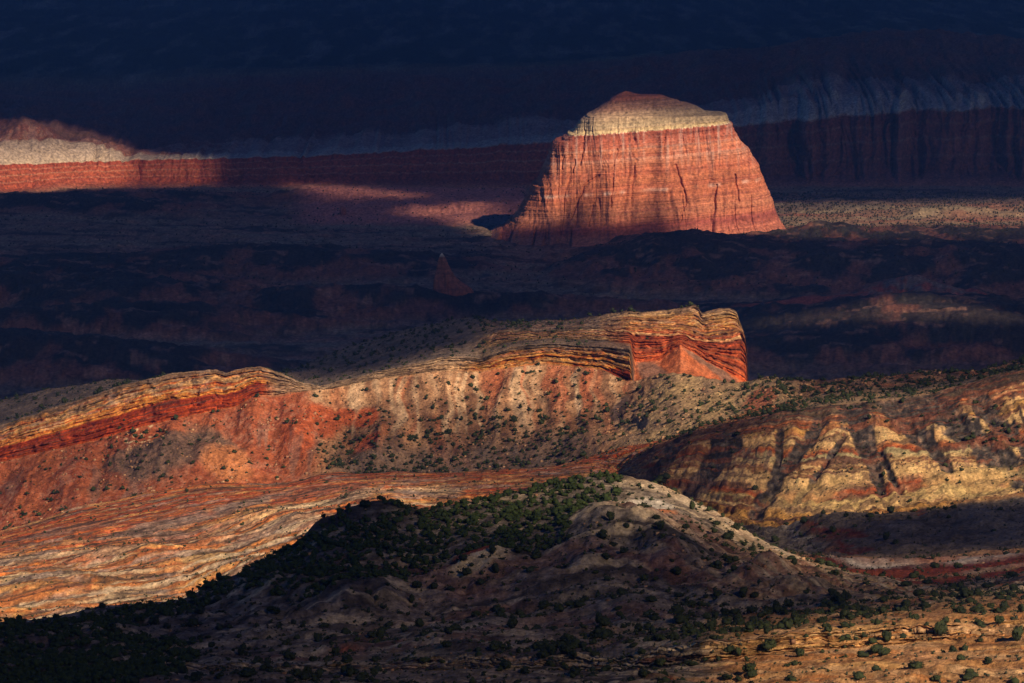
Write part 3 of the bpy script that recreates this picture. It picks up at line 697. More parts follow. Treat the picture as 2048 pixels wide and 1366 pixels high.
zt = Zg
wm = seg("wall foot", "upper slope", .02)
tw = np.clip(Vg - K["wall talus"], 0, 1)
wr = bands(Vg - K["wall foot"] + .02 * n1, [(0, PNK), (.5, (.42, .13, .075)), (1, (.40, .10, .052)), (1.2, (.34, .08, .042)), (1.25, (.5, .2, .12)), (1.28, (.38, .09, .045)), (1.5, (.44, .12, .06)), (1.53, (.5, .24, .15)), (1.56, (.40, .1, .05)), (1.75, (.36, .085, .045)), (1.78, (.48, .2, .12)), (1.82, (.36, .08, .042)), (1.985, (.34, .075, .04)), (2.01, (.68, .58, .42)), (2.12, (.72, .62, .44)), (2.3, (.52, .46, .36)), (2.7, (.55, .48, .38)), (2.95, (.45, .36, .28)), (3.05, (.34, .15, .10)), (4, (.28, .10, .07))])
wr = mixc(wr, (.15, .075, .06), .5 * sstep(1440, 1520, PX) * (Vg < K['red cliff top'] - .02))  # red cliff browned on the right: haze painted into the rock colour
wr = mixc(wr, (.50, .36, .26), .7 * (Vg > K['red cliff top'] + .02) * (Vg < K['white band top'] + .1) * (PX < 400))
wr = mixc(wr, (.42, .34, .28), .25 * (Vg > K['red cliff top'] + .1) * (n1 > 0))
wr = mixc(wr, (.42, .34, .28), .5 * sstep(380, 520, PX + 60 * n1) * (Vg > K['red cliff top'] - .03))  # white band greyed away from the left: its shade painted in
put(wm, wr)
put(sstep(K["white band top"] + .7, K["upper slope"], Vg) * (1 - sstep(K["upper crest"] + .1, K["upper crest"] + .6, Vg)), mixc(np.zeros_like(col) + np.array((.24, .095, .065)), (.17, .09, .07), .5 + 1.5 * n3))
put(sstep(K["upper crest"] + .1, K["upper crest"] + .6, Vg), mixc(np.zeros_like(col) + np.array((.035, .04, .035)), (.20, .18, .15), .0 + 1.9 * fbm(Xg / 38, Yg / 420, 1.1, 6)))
# joint blocks of the cliffs differ a little in tone
put(blob(345, 920, 120, 44, .25, -.25) * tm * .75, mixc(np.zeros_like(col) + np.array((.15, .11, .085)), (.2, .12, .085), .5 + n2))
col *= (1 + np.clip(cl, 0, 1) * blk * .75)[..., None].astype(np.float32)
# speckle and grain common to all rock
col *= np.clip(1 + .8 * n2 + .3 * n1, .35, 1.9)[..., None].astype(np.float32)
col = np.clip(col, .01, .8)


# ------------------------------------------------------------------ materials
def rock_material(name, scale=1.0, bump=0.5, bscale=1.0):
    m = bpy.data.materials.new(name)
    m.use_nodes = True
    nt = m.node_tree
    p = nt.nodes["Principled BSDF"]
    p.inputs["Roughness"].default_value = 0.95
    p.inputs["Specular IOR Level"].default_value = 0.12
    at = nt.nodes.new("ShaderNodeAttribute")
    at.attribute_name = "rock"
    tc = nt.nodes.new("ShaderNodeTexCoord")
    no = nt.nodes.new("ShaderNodeTexNoise")
    no.inputs["Scale"].default_value = 1.3 * scale
    no.inputs["Detail"].default_value = 6
    no.inputs["Roughness"].default_value = 0.65
    mr = nt.nodes.new("ShaderNodeMapRange")
    mr.inputs[1].default_value = 0.3
    mr.inputs[2].default_value = 0.7
    mr.inputs[3].default_value = 0.45
    mr.inputs[4].default_value = 1.5
    mx = nt.nodes.new("ShaderNodeMix")
    mx.data_type = 'RGBA'
    mx.blend_type = 'MULTIPLY'
    mx.inputs[0].default_value = 1.0
    nt.links.new(tc.outputs["Object"], no.inputs["Vector"])
    nt.links.new(no.outputs["Fac"], mr.inputs[0])
    nt.links.new(at.outputs["Color"], mx.inputs[6])
    nt.links.new(mr.outputs[0], mx.inputs[7])
    nt.links.new(mx.outputs[2], p.inputs["Base Color"])
    nb = nt.nodes.new("ShaderNodeTexNoise")
    nb.inputs["Scale"].default_value = 0.35 * bscale
    nb.inputs["Detail"].default_value = 8
    nb.inputs["Roughness"].default_value = 0.7
    bp = nt.nodes.new("ShaderNodeBump")
    bp.inputs["Strength"].default_value = bump
    bp.inputs["Distance"].default_value = 2.0 / bscale
    nt.links.new(tc.outputs["Object"], nb.inputs["Vector"])
    nt.links.new(nb.outputs["Fac"], bp.inputs["Height"])
    nt.links.new(bp.outputs[0], p.inputs["Normal"])
    return m


def grid_mesh(name, X, Y, Z, c, mat, smooth=True, wrap=False):
    r, n = X.shape
    me = bpy.data.meshes.new(name)
    co = np.stack([X, Y, Z], -1).reshape(-1, 3).astype(np.float32)
    i = np.arange(r - 1)[:, None] * n + np.arange(n - 1)[None, :]
    f = np.stack([i, i + 1, i + n + 1, i + n], -1).reshape(-1, 4)
    if wrap:
        j = np.arange(r - 1) * n
        f = np.concatenate([f, np.stack([j + n - 1, j, j + n, j + 2 * n - 1], -1)])
    set_mesh(me, co, f)
    if c is not None:
        a = me.color_attributes.new("rock", 'FLOAT_COLOR', 'POINT')
        cc = np.concatenate([c.reshape(-1, 3), np.ones((len(co), 1))], 1).astype(np.float32)
        a.data.foreach_set("color", cc.ravel())
    me.polygons.foreach_set("use_smooth", np.full(len(me.polygons), smooth))
    me.materials.append(mat)
    o = bpy.data.objects.new(name, me)
    COL.objects.link(o)
    return o


def set_mesh(me, co, f):
    k = f.shape[1]
    me.vertices.add(len(co))
    me.vertices.foreach_set("co", np.ascontiguousarray(co, np.float32).ravel())
    me.loops.add(len(f) * k)
    me.loops.foreach_set("vertex_index", np.ascontiguousarray(f, np.int32).ravel())
    me.polygons.add(len(f))
    me.polygons.foreach_set("loop_start", np.arange(len(f), dtype=np.int32) * k)
    me.update(calc_edges=True)


M_ROCK = rock_material("weathered_rock_and_soil", 1.0, .9, 1.6)
M_FAR = rock_material("distant_rock_and_soil", .35, .5, .35)
parts = [("foreground_slope", "near edge", "hill foot", M_ROCK), ("juniper_hill", "hill foot", "behind hill", M_ROCK), ("badlands_terrain", "behind hill", "right ridge cap foot", M_ROCK),
         ("badlands_ridge", "right ridge cap foot", "talus foot", M_ROCK), ("talus_slope", "talus foot", "cliff foot", M_ROCK), ("sandstone_ridge", "cliff foot", "far slope", M_ROCK),
         ("valley_floor", "far slope", "wall foot", M_FAR), ("mesa_wall", "wall foot", "upper crest", M_FAR), ("plateau", "upper crest", "horizon", M_FAR)]
row0 = {}
r_ = 0
for k in range(NC - 1):
    row0[NAMES[k]] = r_
    r_ += ROWS[NAMES[k]]
row0[NAMES[-1]] = NR - 1
for nm, a_, b_, m_ in parts:
    s0, s1_ = row0[a_], row0[b_] + 1
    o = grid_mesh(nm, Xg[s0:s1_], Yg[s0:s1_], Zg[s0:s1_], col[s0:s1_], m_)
    o["kind"] = "structure"

# visibility of every terrain vertex from the viewpoint, real image position
QX, QY = proj(Xg, Yg, Zg)
elev = (Zg - H) / Yg
run = np.maximum.accumulate(elev, axis=0)
VIS = elev >= run - 2e-4


VIS &= ~((Yg > 2945) & (Yg < 3800) & inside(QX, QY, [(1251, 182), (1145, 262), (1105, 284), (1059, 375), (1020, 440), (960, 500), (1590, 500), (1561, 463), (1521, 345), (1463, 245), (1402, 218), (1325, 190)]))


def ground_at(px, py):
    d = (QX - px) ** 2 + (QY - py) ** 2 + np.where(VIS, 0, 1e9)
    i = np.unravel_index(np.argmin(d), d.shape)
    return float(Xg[i]), float(Yg[i]), float(Zg[i])


# ------------------------------------------------------------------ rock monuments
def monument(name, Y0, left, right, zbase, depth, ncol, nrow, flute_amp, crack, bedf, colf, boxy=0.8):
    """closed rock body: plan ellipses whose widths follow the surveyed outline"""
    lx, lz = zip(*[unproj(p, q, Y0) for p, q in left])
    rx, rz = zip(*[unproj(p, q, Y0) for p, q in right])
    lz, rz, lx, rx = map(np.array, (lz, rz, lx, rx))
    ztop = min(lz.max(), rz.max())
    tt = np.linspace(0, 1, nrow)
    zz = zbase + (ztop - zbase) * (1 - (1 - tt) ** 1.15)
    xl = np.interp(zz, lz[::-1], lx[::-1])
    xr = np.interp(zz, rz[::-1], rx[::-1])
    nf = int(ncol * .78)
    an = np.concatenate([np.linspace(-math.pi, 0, nf, endpoint=False), np.linspace(0, math.pi, ncol - nf, endpoint=False)])
    cx, hw = (xl + xr) / 2, np.maximum((xr - xl) / 2, .05)
    ca, sa = np.cos(an)[None, :], np.sin(an)[None, :]
    e = boxy
    pc, ps = np.sign(ca) * np.abs(ca) ** e, np.sign(sa) * np.abs(sa) ** e
    dp = depth(zz, hw)[:, None]
    X = cx[:, None] + hw[:, None] * pc
    Yb = Y0 + dp * ps
    Z = zz[:, None] + 0 * X
    d = flute_amp(X, Yb, Z)
    front = np.abs(sa) ** .6
    nxx, nyy = ca * .35, sa
    ll = np.sqrt(nxx ** 2 + nyy ** 2)
    near_top = np.clip((ztop - zz) / 6.0, 0, 1)[:, None]
    amp_side = (0.15 + .85 * front) * near_top
    X = X + nxx / ll * d * amp_side
    Yo = Yb + nyy / ll * d * amp_side
    X = X + nxx / ll * bedf(X, Z) * near_top
    Yo = Yo + nyy / ll * bedf(X, Z) * near_top
    Z = Z + .5 * near_top * noise(X / 3, Yo / 3, 7.7)
    c = colf(X, Yo, Z, d)
    m = rock_material(name + "_rock", .35, .45, .5)
    o = grid_mesh(name, X[:, ::-1], Yo[:, ::-1], Z[:, ::-1], c[:, ::-1], m, wrap=True)
    return o, X, Yo, Z


BL = [(1251, 182), (1238, 187), (1225, 196), (1205, 212), (1185, 224), (1172, 229), (1160, 240), (1150, 256), (1145, 262), (1136, 265), (1128, 273), (1119, 281), (1112, 278), (1105, 284), (1099, 300), (1092, 318), (1084, 335), (1078, 350), (1070, 363), (1062, 366), (1059, 375), (1052, 392), (1043, 408), (1035, 425), (1020, 440), (1008, 451), (990, 468), (970, 500)]
BR = [(1252, 182), (1262, 184), (1278, 189), (1325, 190.5), (1338, 196), (1350, 200), (1362, 204), (1376, 207), (1392, 213), (1402, 218), (1408, 222), (1420, 225.5), (1452, 227), (1456, 242), (1463, 245), (1468, 262), (1476, 276), (1495, 294), (1503, 310), (1515, 328), (1521, 345), (1525, 360), (1534, 380), (1539, 402), (1545, 425), (1555, 443), (1561, 463), (1572, 480), (1585, 500)]


def b_flute(X, Y, Z):
    h = np.clip(Z / 115, 0, 1)
    wx = X + 5 * noise(X / 22, Z / 60, 1.1)
    spurs = ridged(wx / 46.0, .4 + Z / 260, 2.7, 2)
    f2 = ridged(wx / 15.0, Z / 120, 5.7, 3)
    f3 = ridged(X / 5.0 + .7 * noise(X / 9, Z / 16), Z / 60, 9.7, 2)
    crk = np.clip(.32 - np.abs(noise(wx / 9.0 + .2 * noise(Z / 20, X / 30), Z / 75, 4.4)) * 2.6, 0, 1) * np.clip(fbm(X / 20, Z / 24, 8.4, 2) * 3 + .3, 0, 1)
    dome = sstep(.72, .86, h)
    a = (spurs - .5) * (12 * (1 - h) ** .8 + 2) + (f2 - .55) * (3.4 - 1.2 * dome) + (f3 - .5) * (1.3 - .7 * dome)
    toe = 16 * np.clip(1 - h / .16, 0, 1) ** 2 * (.35 + .65 * (noise(X / 14, 2.2) > -.05))
    qx, qy = proj(X, Y, Z)
    slot = 0
    for pl_, w0_ in (([(1234, 300), (1226, 350), (1222, 412)], 3.0), ([(1272, 320), (1263, 375), (1261, 438)], 3.5), ([(1298, 290), (1294, 365), (1282, 430)], 3.0), ([(1290, 400), (1276, 480)], 5), ([(1471, 350), (1478, 402)], 3), ([(1331, 262), (1325, 318)], 2.5),
                     ([(1168, 262), (1166, 300), (1160, 330)], 3), ([(1127, 315), (1124, 338)], 2.5), ([(1150, 320), (1146, 345)], 2.5), ([(1432, 370), (1428, 430)], 3), ([(1352, 330), (1372, 400), (1360, 440)], 3), ([(1196, 352), (1168, 372), (1140, 440)], 4)):
        for k in range(len(pl_) - 1):
            (x0, y0), (x1, y1) = pl_[k], pl_[k + 1]
            tt_ = np.clip(((qx - x0) * (x1 - x0) + (qy - y0) * (y1 - y0)) / ((x1 - x0) ** 2 + (y1 - y0) ** 2), 0, 1)
            dd_ = np.hypot(qx - x0 - tt_ * (x1 - x0) + 3 * noise(Z / 6, X / 9), (qy - y0 - tt_ * (y1 - y0)) * .7) / (w0_ * .5)
            slot = np.maximum(slot, np.exp(-dd_ ** 2))
    return a + toe - crk * 5 * (1 - dome) - slot * 2.6


def b_bed(X, Z):
    s = Z - .07 * X
    return .55 * noise(s / 2.6, X / 60, 1.2) + .4 * noise(s / .95, X / 40, 3.2) + .35 * sstep(-.2, .3, noise(s / 6, .5))


def b_col(X, Y, Z, d):
    x0, z0 = unproj(1140, 266, 3020)
    x1, z1 = unproj(1456, 242, 3020)
    s = Z - (z0 + (X - x0) * (z1 - z0) / (x1 - x0))
    n = fbm(X / 12, Y / 12, Z / 12, 4)
    nn = fbm(X / 2.5, Z / 2.0, Y / 3, 3)
    st = s + .5 * nn + .4 * n + 1.6 * np.exp(-(s / 4) ** 2) * fbm(X / 1.6, Z / 14, 2.2, 3)
    c = bands(st, [(-120, (.44, .14, .085)), (-78, (.42, .125, .065)), (-70, (.30, .07, .045)), (-66, (.44, .13, .06)), (-60, (.5, .17, .08)), (-47.5, (.46, .13, .055)), (-45.5, (.46, .13, .055)), (-44.6, (.47, .14, .06)), (-43.4, (.47, .14, .06)), (-42, (.44, .12, .055)), (-36, (.48, .145, .06)), (-30, (.42, .11, .05)),
                       (-26, (.5, .15, .065)), (-22, (.5, .17, .08)), (-19.5, (.50, .2, .11)), (-18.5, (.46, .13, .06)), (-13, (.5, .16, .07)), (-12, (.51, .2, .11)), (-11, (.44, .12, .055)), (-5, (.40, .10, .05)), (-.6, (.37, .09, .045)), (0.2, (.68, .50, .28)), (2.2, (.68, .50, .28)), (3.2, (.42, .29, .18)), (4.5, (.54, .40, .25)), (9, (.50, .35, .22)), (14, (.42, .27, .18)), (17, (.38, .2, .14)), (20.5, (.40, .2, .14)), (24, (.34, .115, .08)), (40, (.33, .10, .07))])
    lines = noise(st / 1.1, X / 90, 5.5) + .6 * noise(st / .5, X / 50, 2.5)
    wsel = np.exp(-((st + 44) / 1.3) ** 2) * np.clip(.25 + 2.4 * fbm(X / 14, 1.5, .5, 3), 0, 1)
    c = mixc(c, (.64, .40, .28), wsel * .9)
    c = mixc(c, (.30, .075, .045), .55 * sstep(.15, .5, fbm(X / 60, st / 2.2, 3.3, 3)) * (st < -1))
    c = c * (1 + .30 * lines + .18 * nn)[..., None]
    wash = np.clip(fbm(X / 3.2, Z / 40, 6.1, 3) * 2.2, 0, 1) * sstep(3, -2, s) * sstep(-45, -4, s)   # pale wash from the white cap
    c = mixc(c, (.55, .36, .26), .55 * wash)
    drip = sstep(.15, .5, fbm(X / 2.2, Z / 50, 1.1, 3)) * (s < -1)
    c = mixc(c, (.24, .07, .045), .5 * drip)
    lowm = sstep(12, 0, Z + 3 * n) * (d > 3)
    c = mixc(c, (.55, .22, .11), .7 * lowm)
    c = c * np.array((.98, 1.12, 1.35))
    c = np.where((s > 0)[..., None], c * np.array((.88, .80, .66)), c)
    return np.clip(c, .01, .8)


butte, BX, BY, BZ = monument("sandstone_butte", 3020, BL, BR, -8.0, lambda z, hw: hw * .62, 1500, 640, b_flute, 0, b_bed, b_col, .5)
butte["label"] = "tall sunlit red sandstone butte with a cream cap, standing alone in the dark valley"
butte["category"] = "butte"

SL = [(883, 506), (880, 510), (877, 518), (875, 530), (872, 545), (868, 560), (866, 575), (862, 592), (858, 610), (852, 630), (846, 660)]
SR = [(884, 506), (889, 512), (893, 521), (897, 530), (903, 542), (910, 553), (920, 562), (930, 569), (940, 574), (952, 590), (960, 610), (965, 630), (975, 660)]


def s_flute(X, Y, Z):
    return (ridged(X / 9.0, Z / 50, 2.7, 3) - .55) * 3.0 + (ridged(X / 3.0, Z / 20, 4.7, 2) - .5) * .8


def s_bed(X, Z):
    return .3 * noise(Z / 1.4, X / 30, 1.2) + .2 * noise(Z / .6, X / 30, 3.2)


def s_col(X, Y, Z, d):
    zt_ = unproj(883, 506, 2500)[1]
    c = bands(Z + .4 * fbm(X / 4, Z / 4, 0, 3), [(-10, (.36, .11, .07)), (zt_ - 20, (.42, .14, .085)), (zt_ - 5, (.42, .15, .09)), (zt_ - 2.6, (.45, .2, .14)), (zt_ - 2.0, (.66, .56, .45)), (zt_, (.66, .56, .45))]) * .75
    return np.clip(c * (1 + .35 * noise(Z / .9, X / 40, 5.5))[..., None], .01, .8)


spire, SX, SY, SZ = monument("rock_spire", 2500, SL, SR, -6.0, lambda z, hw: hw * .55, 260, 200, s_flute, 0, s_bed, s_col)
spire["label"] = "pointed rock spire with a pale tip, dark against the shaded valley floor"
spire["category"] = "rock spire"
NL = [(685, 413), (680, 416), (679, 422), (679, 430), (676, 440)]
NRr = [(686, 413), (691, 417), (693, 424), (692, 430), (697, 440)]
knob, _, _, _ = monument("rock_knob", 3190, NL, NRr, -4.0, lambda z, hw: hw * .9, 80, 50, lambda X, Y, Z: .5 * noise(X / 2, Z / 3, Y / 2), 0, lambda X, Z: .2 * noise(Z, X / 9, 1.1),
                       lambda X, Y, Z, d: np.zeros(X.shape + (3,)) + np.array((.30, .10, .07)))
knob["label"] = "stubby rock knob standing alone on the dark valley floor left of the butte"
knob["category"] = "rock_knob"  # a rock knob rising from the valley floor


# ------------------------------------------------------------------ junipers, sagebrush and fallen rock
CELLX = np.abs(np.gradient(Xg, axis=1))
CELLY = np.abs(np.gradient(Yg, axis=0)) + .35 * np.abs(np.gradient(Zg, axis=0))
AREA = CELLX * CELLY
FLAT = sstep(.35, .6, np.abs(normals(Xg, Yg, Zg)[2]))
clump = sstep(-.25, .35, fbm(Xg / 9, Yg / 9, 5.5, 3))
clump2 = sstep(-.05, .3, fbm(Xg / 16, Yg / 10, 6.5, 3) + .5 * noise(Vg * 9 + lens, Xg / 35, 4.5))
clump = clump * sstep(-.3, .4, fbm(Xg / 3.5, Yg / 5, 1.5, 2))


def zone(a, b):
    return (Vg >= K[a]) & (Vg < K[b])


FOREST = inside(PX, PY, [(-300, 1250), (120, 1240), (340, 1205), (470, 1150), (600, 1080), (700, 1012), (850, 1010), (1000, 975), (1200, 940), (1245, 955), (1235, 990), (1160, 1040), (1118, 1100), (983, 1112), (900, 1120), (808, 1165), (683, 1195), (560, 1200), (470, 1180), (380, 1225), (200, 1265), (-300, 1320)]) & zone("ledge top", "behind hill")
FOREST |= inside(PX, PY, [(-300, 1270), (130, 1268), (300, 1262), (420, 1290), (330, 1366), (-300, 1500)]) & (Vg < K["hill foot"] + .6)
LINE = inside(PX, PY, [(1000, 1290), (1330, 1250), (1500, 1228), (1700, 1208), (1850, 1185), (2048, 1158), (2350, 1120), (2350, 1170), (2048, 1190), (1850, 1212), (1600, 1250), (1400, 1282), (1000, 1310)]) & (Vg < K["hill crest"] + .3)
dens = np.zeros_like(Xg)
z_ = zone("near edge", "hill crest")
dens[z_] = (.09 + .45 * clump2 * clump)[z_]
z_ = zone("hill foot", "hill crest")
dens[z_] = (.08 + .40 * clump * clump2)[z_]
dens[LINE] = .35
dens[FOREST] = (.30 + .30 * clump)[FOREST]
z_ = zone("hill crest", "badlands middle")
dens[z_] = (.03 + .16 * clump2 * clump)[z_]
z_ = zone("badlands middle", "right ridge crest") & (PX > 1250)
dens[z_] = (.012 + .12 * clump2 * (SCR < 1.2))[z_]
z_ = zone("behind hill", "talus foot") & (PX < 1300)
dens[z_] = (.012 + .07 * clump2)[z_]
z_ = zone("talus foot", "cliff foot")
dens[z_] = (.03 + .10 * clump2)[z_]
GM = inside(PX, PY, [(220, 960), (260, 900), (340, 870), (420, 890), (520, 960), (420, 985), (250, 990)]) & zone("talus foot", "cliff foot")
dens[GM] = .10
z_ &= (PX > 640)
dens[z_] = ((.14 + .50 * clump) * (.4 + 1.3 * sstep(.1, .7, dtn)))[z_]
z_ = zone("right ridge crest", "cliff foot") & (PX > 1180) & (PY > 780 - .0 * PX)
dens[z_] = (.08 + .35 * clump)[z_]
z_ = zone("right ridge crest", "cliff top") & (PX > 1560)
dens[z_] = (.12 + .40 * clump)[z_]
z_ = (Vg > K["right ridge cap foot"] + .75) & (Vg < K["right ridge crest"] + .12) & (PX > 1260)
dens[z_] = .12
z_ = zone("cliff top", "skyline") & (PX < 1180)
dens[z_] = (.05 + .30 * clump * clump2)[z_]
z_ = (Vg > K["upper cliff middle"] + .55) & (Vg < K["skyline"] + .3) & (PX < 1400)
dens[z_] = .10
z_ = zone("cliff foot", "cliff top")
dens[z_] = .003
z_ = zone("upper cliff foot", "skyline") & (PX > 1180)
dens[z_] = .002
dens *= FLAT ** .5
dens[:, :3] = 0
dens[:, -3:] = 0
dens[:2] = 0
dens[Vg > K["skyline"] + .6] = 0
expn = dens * AREA
cnt = rng.poisson(np.clip(expn, 0, 5))
ii, jj = np.where(cnt > 0)
bot = 1.0
sx = Xg[ii, jj] + rng.uniform(-.5, .5, len(ii)) * CELLX[ii, jj]
sy = Yg[ii, jj]
sz = Zg[ii, jj]
srad = .22 + 1.0 * rng.random(len(ii)) ** 4.0 
srad = np.where(FOREST[ii, jj], .62 + .55 * rng.random(len(ii)) ** 1.5, srad)
srad *= np.where((Vg[ii, jj] > K["behind hill"]) & (Vg[ii, jj] < K["talus foot"]) & (PX[ii, jj] < 1300), .55, 1)
inview = VIS[ii, jj] & (QX[ii, jj] > 0) & (QX[ii, jj] < 2048) & (QY[ii, jj] < 1362)


def ico(sub):
    bm_ = bmesh.new()
    bmesh.ops.create_icosphere(bm_, subdivisions=sub, radius=1.0)
    v = np.array([q.co[:] for q in bm_.verts])
    f_ = np.array([[q.index for q in t.verts] for t in bm_.faces])
    bm_.free()
    return v, f_


def crown(seed, lobes, sub, leaves, leaf):
    r_ = np.random.default_rng(seed)
    sxy = np.array([r_.uniform(.75, 1.35), r_.uniform(.75, 1.2), r_.uniform(.7, 1.25)])
    vs_, fs_ = [], []
    nv = 0
    iv, if_ = ico(sub)
    cs, rs_ = [], []
    hgt = r_.uniform(.75, 1.25)
    for k in range(lobes):
        if k == 0:
            c0, r0 = np.array([0, 0, .75 * hgt]), .72
        else:
            a_ = r_.uniform(0, 6.28)
            c0 = np.array([math.cos(a_) * .5, math.sin(a_) * .5, r_.uniform(.4, 1.25) * hgt])
            r0 = r_.uniform(.32, .56)
        cs.append(c0), rs_.append(r0)
        dv = 1 + .8 * noise(iv[:, 0] * 2.2 + seed * 3.1 + k, iv[:, 1] * 2.2, iv[:, 2] * 2.2)
        vs_.append(c0 + iv * (r0 * dv)[:, None] * np.array([1, 1, .9 * hgt]))
        fs_.append(if_ + nv)
        nv += len(iv)
    for k in range(leaves):
        q = r_.integers(0, lobes)
        d_ = r_.normal(size=3)
        d_ /= np.linalg.norm(d_)
        p0 = cs[q] + d_ * rs_[q] * r_.uniform(.85, 1.5)
        if p0[2] < .08:
            continue
        t1_, t2_ = r_.normal(size=3), r_.normal(size=3)
        s_ = leaf * r_.uniform(.6, 1.3)
        tri = np.array([p0 + t1_ * s_ * .6, p0 + t2_ * s_ * .6, p0 - (t1_ + t2_) * s_ * .35 + d_ * s_ * .5])
        vs_.append(tri)
        fs_.append(np.array([[nv, nv + 1, nv + 2]]))
        nv += 3
    return np.concatenate(vs_) * sxy, np.concatenate(fs_)


def trunk(seed):
    r_ = np.random.default_rng(seed + 99)
    v, f_ = [], []

    def limb(p0, p1, a, b_):
        n0 = len(v)
        for p, rad in ((p0, a), (lerp(np.array(p0), np.array(p1), .5) + r_.normal(size=3) * .03, (a + b_) / 2), (p1, b_)):
            for q in range(6):
                t = q / 6 * 6.283
                v.append((p[0] + math.cos(t) * rad, p[1] + math.sin(t) * rad, p[2]))
        for s_ in range(2):
            for q in range(6):
                f_.append((n0 + s_ * 6 + q, n0 + s_ * 6 + (q + 1) % 6, n0 + s_ * 6 + 6 + (q + 1) % 6, n0 + s_ * 6 + 6 + q))
    limb((0, 0, -.35), (.03, 0, .75), .13, .07)
    for q in range(4):
        a_ = q * 1.6 + r_.uniform(0, 1)
        limb((0, 0, .12), (math.cos(a_) * .5, math.sin(a_) * .5, r_.uniform(.5, .95)), .07, .03)
    return np.array(v), np.array(f_)


def leaf_material(name, base):
    m = bpy.data.materials.new(name)
    m.use_nodes = True
    nt = m.node_tree
    p = nt.nodes["Principled BSDF"]
    p.inputs["Roughness"].default_value = .85
    p.inputs["Specular IOR Level"].default_value = .15
    tc = nt.nodes.new("ShaderNodeTexCoord")
    oi = nt.nodes.new("ShaderNodeObjectInfo")
    no = nt.nodes.new("ShaderNodeTexNoise")
    no.inputs["Scale"].default_value = .8
    no.inputs["Detail"].default_value = 4
    cr = nt.nodes.new("ShaderNodeValToRGB")
    cr.color_ramp.elements[0].position = .3
    cr.color_ramp.elements[1].position = .72
    cr.color_ramp.elements[0].color = (base[0] * .5, base[1] * .55, base[2] * .7, 1)
    cr.color_ramp.elements[1].color = (base[0] * 1.7, base[1] * 1.6, base[2] * 1.2, 1)
    va = nt.nodes.new("ShaderNodeVectorMath")
    nt.links.new(tc.outputs["Object"], va.inputs[0])
    nt.links.new(oi.outputs["Location"], va.inputs[1])
    nt.links.new(va.outputs[0], no.inputs["Vector"])
    nt.links.new(no.outputs["Fac"], cr.inputs[0])
    nt.links.new(cr.outputs[0], p.inputs["Base Color"])
    return m


M_LEAF = leaf_material("juniper_foliage", (.026, .036, .018))
M_WOOD = leaf_material("juniper_forest_foliage", (.032, .050, .018))
M_SAGE = leaf_material("sagebrush_foliage", (.045, .048, .032))
M_BARK = leaf_material("juniper_bark", (.11, .08, .06))


def simple(name, v, f_, mat):
    me_ = bpy.data.meshes.new(name)
    set_mesh(me_, v, f_)
    me_.materials.append(mat)
    return me_


def scatter_mesh(name, P, rad, templates, mat, kind="stuff"):
    vs_, fs_, nv = [], [], 0
    r_ = np.random.default_rng(3)
    tid = r_.integers(0, len(templates), len(P))
    for t, (tv, tf_) in enumerate(templates):
        idx = np.where(tid == t)[0]
        if not len(idx):
            continue
        a_ = r_.uniform(0, 6.283, len(idx))
        c_, s_ = np.cos(a_)[:, None], np.sin(a_)[:, None]
        rr_ = rad[idx][:, None]
        sq = r_.uniform(.8, 1.2, len(idx))[:, None]
        x_ = (tv[None, :, 0] * c_ - tv[None, :, 1] * s_) * rr_ + P[idx, 0:1]
        y_ = (tv[None, :, 0] * s_ + tv[None, :, 1] * c_) * rr_ + P[idx, 1:2]
        zz_ = tv[None, :, 2] * rr_ * sq + P[idx, 2:3]
        vs_.append(np.stack([x_, y_, zz_], -1).reshape(-1, 3))
        fs_.append((tf_[None] + (np.arange(len(idx)) * len(tv))[:, None, None] + nv).reshape(-1, tf_.shape[1]))
        nv += len(idx) * len(tv)
    me_ = simple(name, np.concatenate(vs_), np.concatenate(fs_), mat)
    o_ = bpy.data.objects.new(name, me_)
    COL.objects.link(o_)
    o_["kind"] = kind
    return o_


near_t = [crown(s_, 5, 2, 260, .13) for s_ in range(6)]
far_t = [crown(20 + s_, 2, 1, 22, .26) for s_ in range(10)]
tiny_t = [crown(40 + s_, 1, 1, 0, .2) for s_ in range(5)]

# named junipers: survey position, width in the photograph, label
SPECIAL = [
    (1828, 1334, 38, "largest round juniper on the sunlit bottom right slope, below the tall two-tiered one"),
    (1882, 1272, 24, "tall narrow two-tiered juniper standing up through the yellow ledge near the right edge"),
    (1890, 1246, 22, "small juniper on the rim right above the tall two-tiered one"),
    (1774, 1282, 24, "round juniper on the middle of the yellow ledge face"),
    (1537, 1300, 28, "spreading juniper in front of the left end of the yellow ledge"),
    (1726, 1315, 22, "dark juniper on the red band under the yellow ledge"),
    (1587, 1359, 26, "juniper at the bottom edge below the red band, left of the others there"),
    (1718, 1360, 28, "juniper at the bottom edge straight below the middle of the yellow ledge"),
    (1975, 1328, 24, "low juniper near the pale patch in the bottom right corner"),
    (2035, 1282, 30, "broad juniper at the right edge of the photo, above the pale corner patch"),
    (1999, 1247, 22, "wide juniper on the bare ground right of the end of the yellow ledge"),
    (1322, 966, 34, "broad dark juniper on the crest at the right end of the wooded hill"),
    (1508, 1192, 22, "dark juniper above the tree line under the red-stained bank"),
    (1868, 1138, 22, "juniper standing on the red strip right of the pale spur"),
    (730, 1012, 30, "flat-topped juniper on the skyline at the left shoulder of the wooded hill"),
]
taken = []
Pall = np.stack([sx, sy, sz - .15 * srad], -1)
pq, pr = proj(sx, sy, sz)
size = srad * np.where(inview, 1, 0) / sy * 2 * F
for (p_, q_, w_px, lb) in SPECIAL:
    g = ground_at(p_, q_)
    taken.append((g, w_px * g[1] / F / 2, lb, None))
    near_ = (np.abs(pq - p_) < w_px * .9) & (np.abs(pr - q_) < w_px * .9) & (np.abs(sy - g[1]) < 40)
    size[near_] = -1
keep = size >= 0
nforest = ~FOREST[ii, jj]
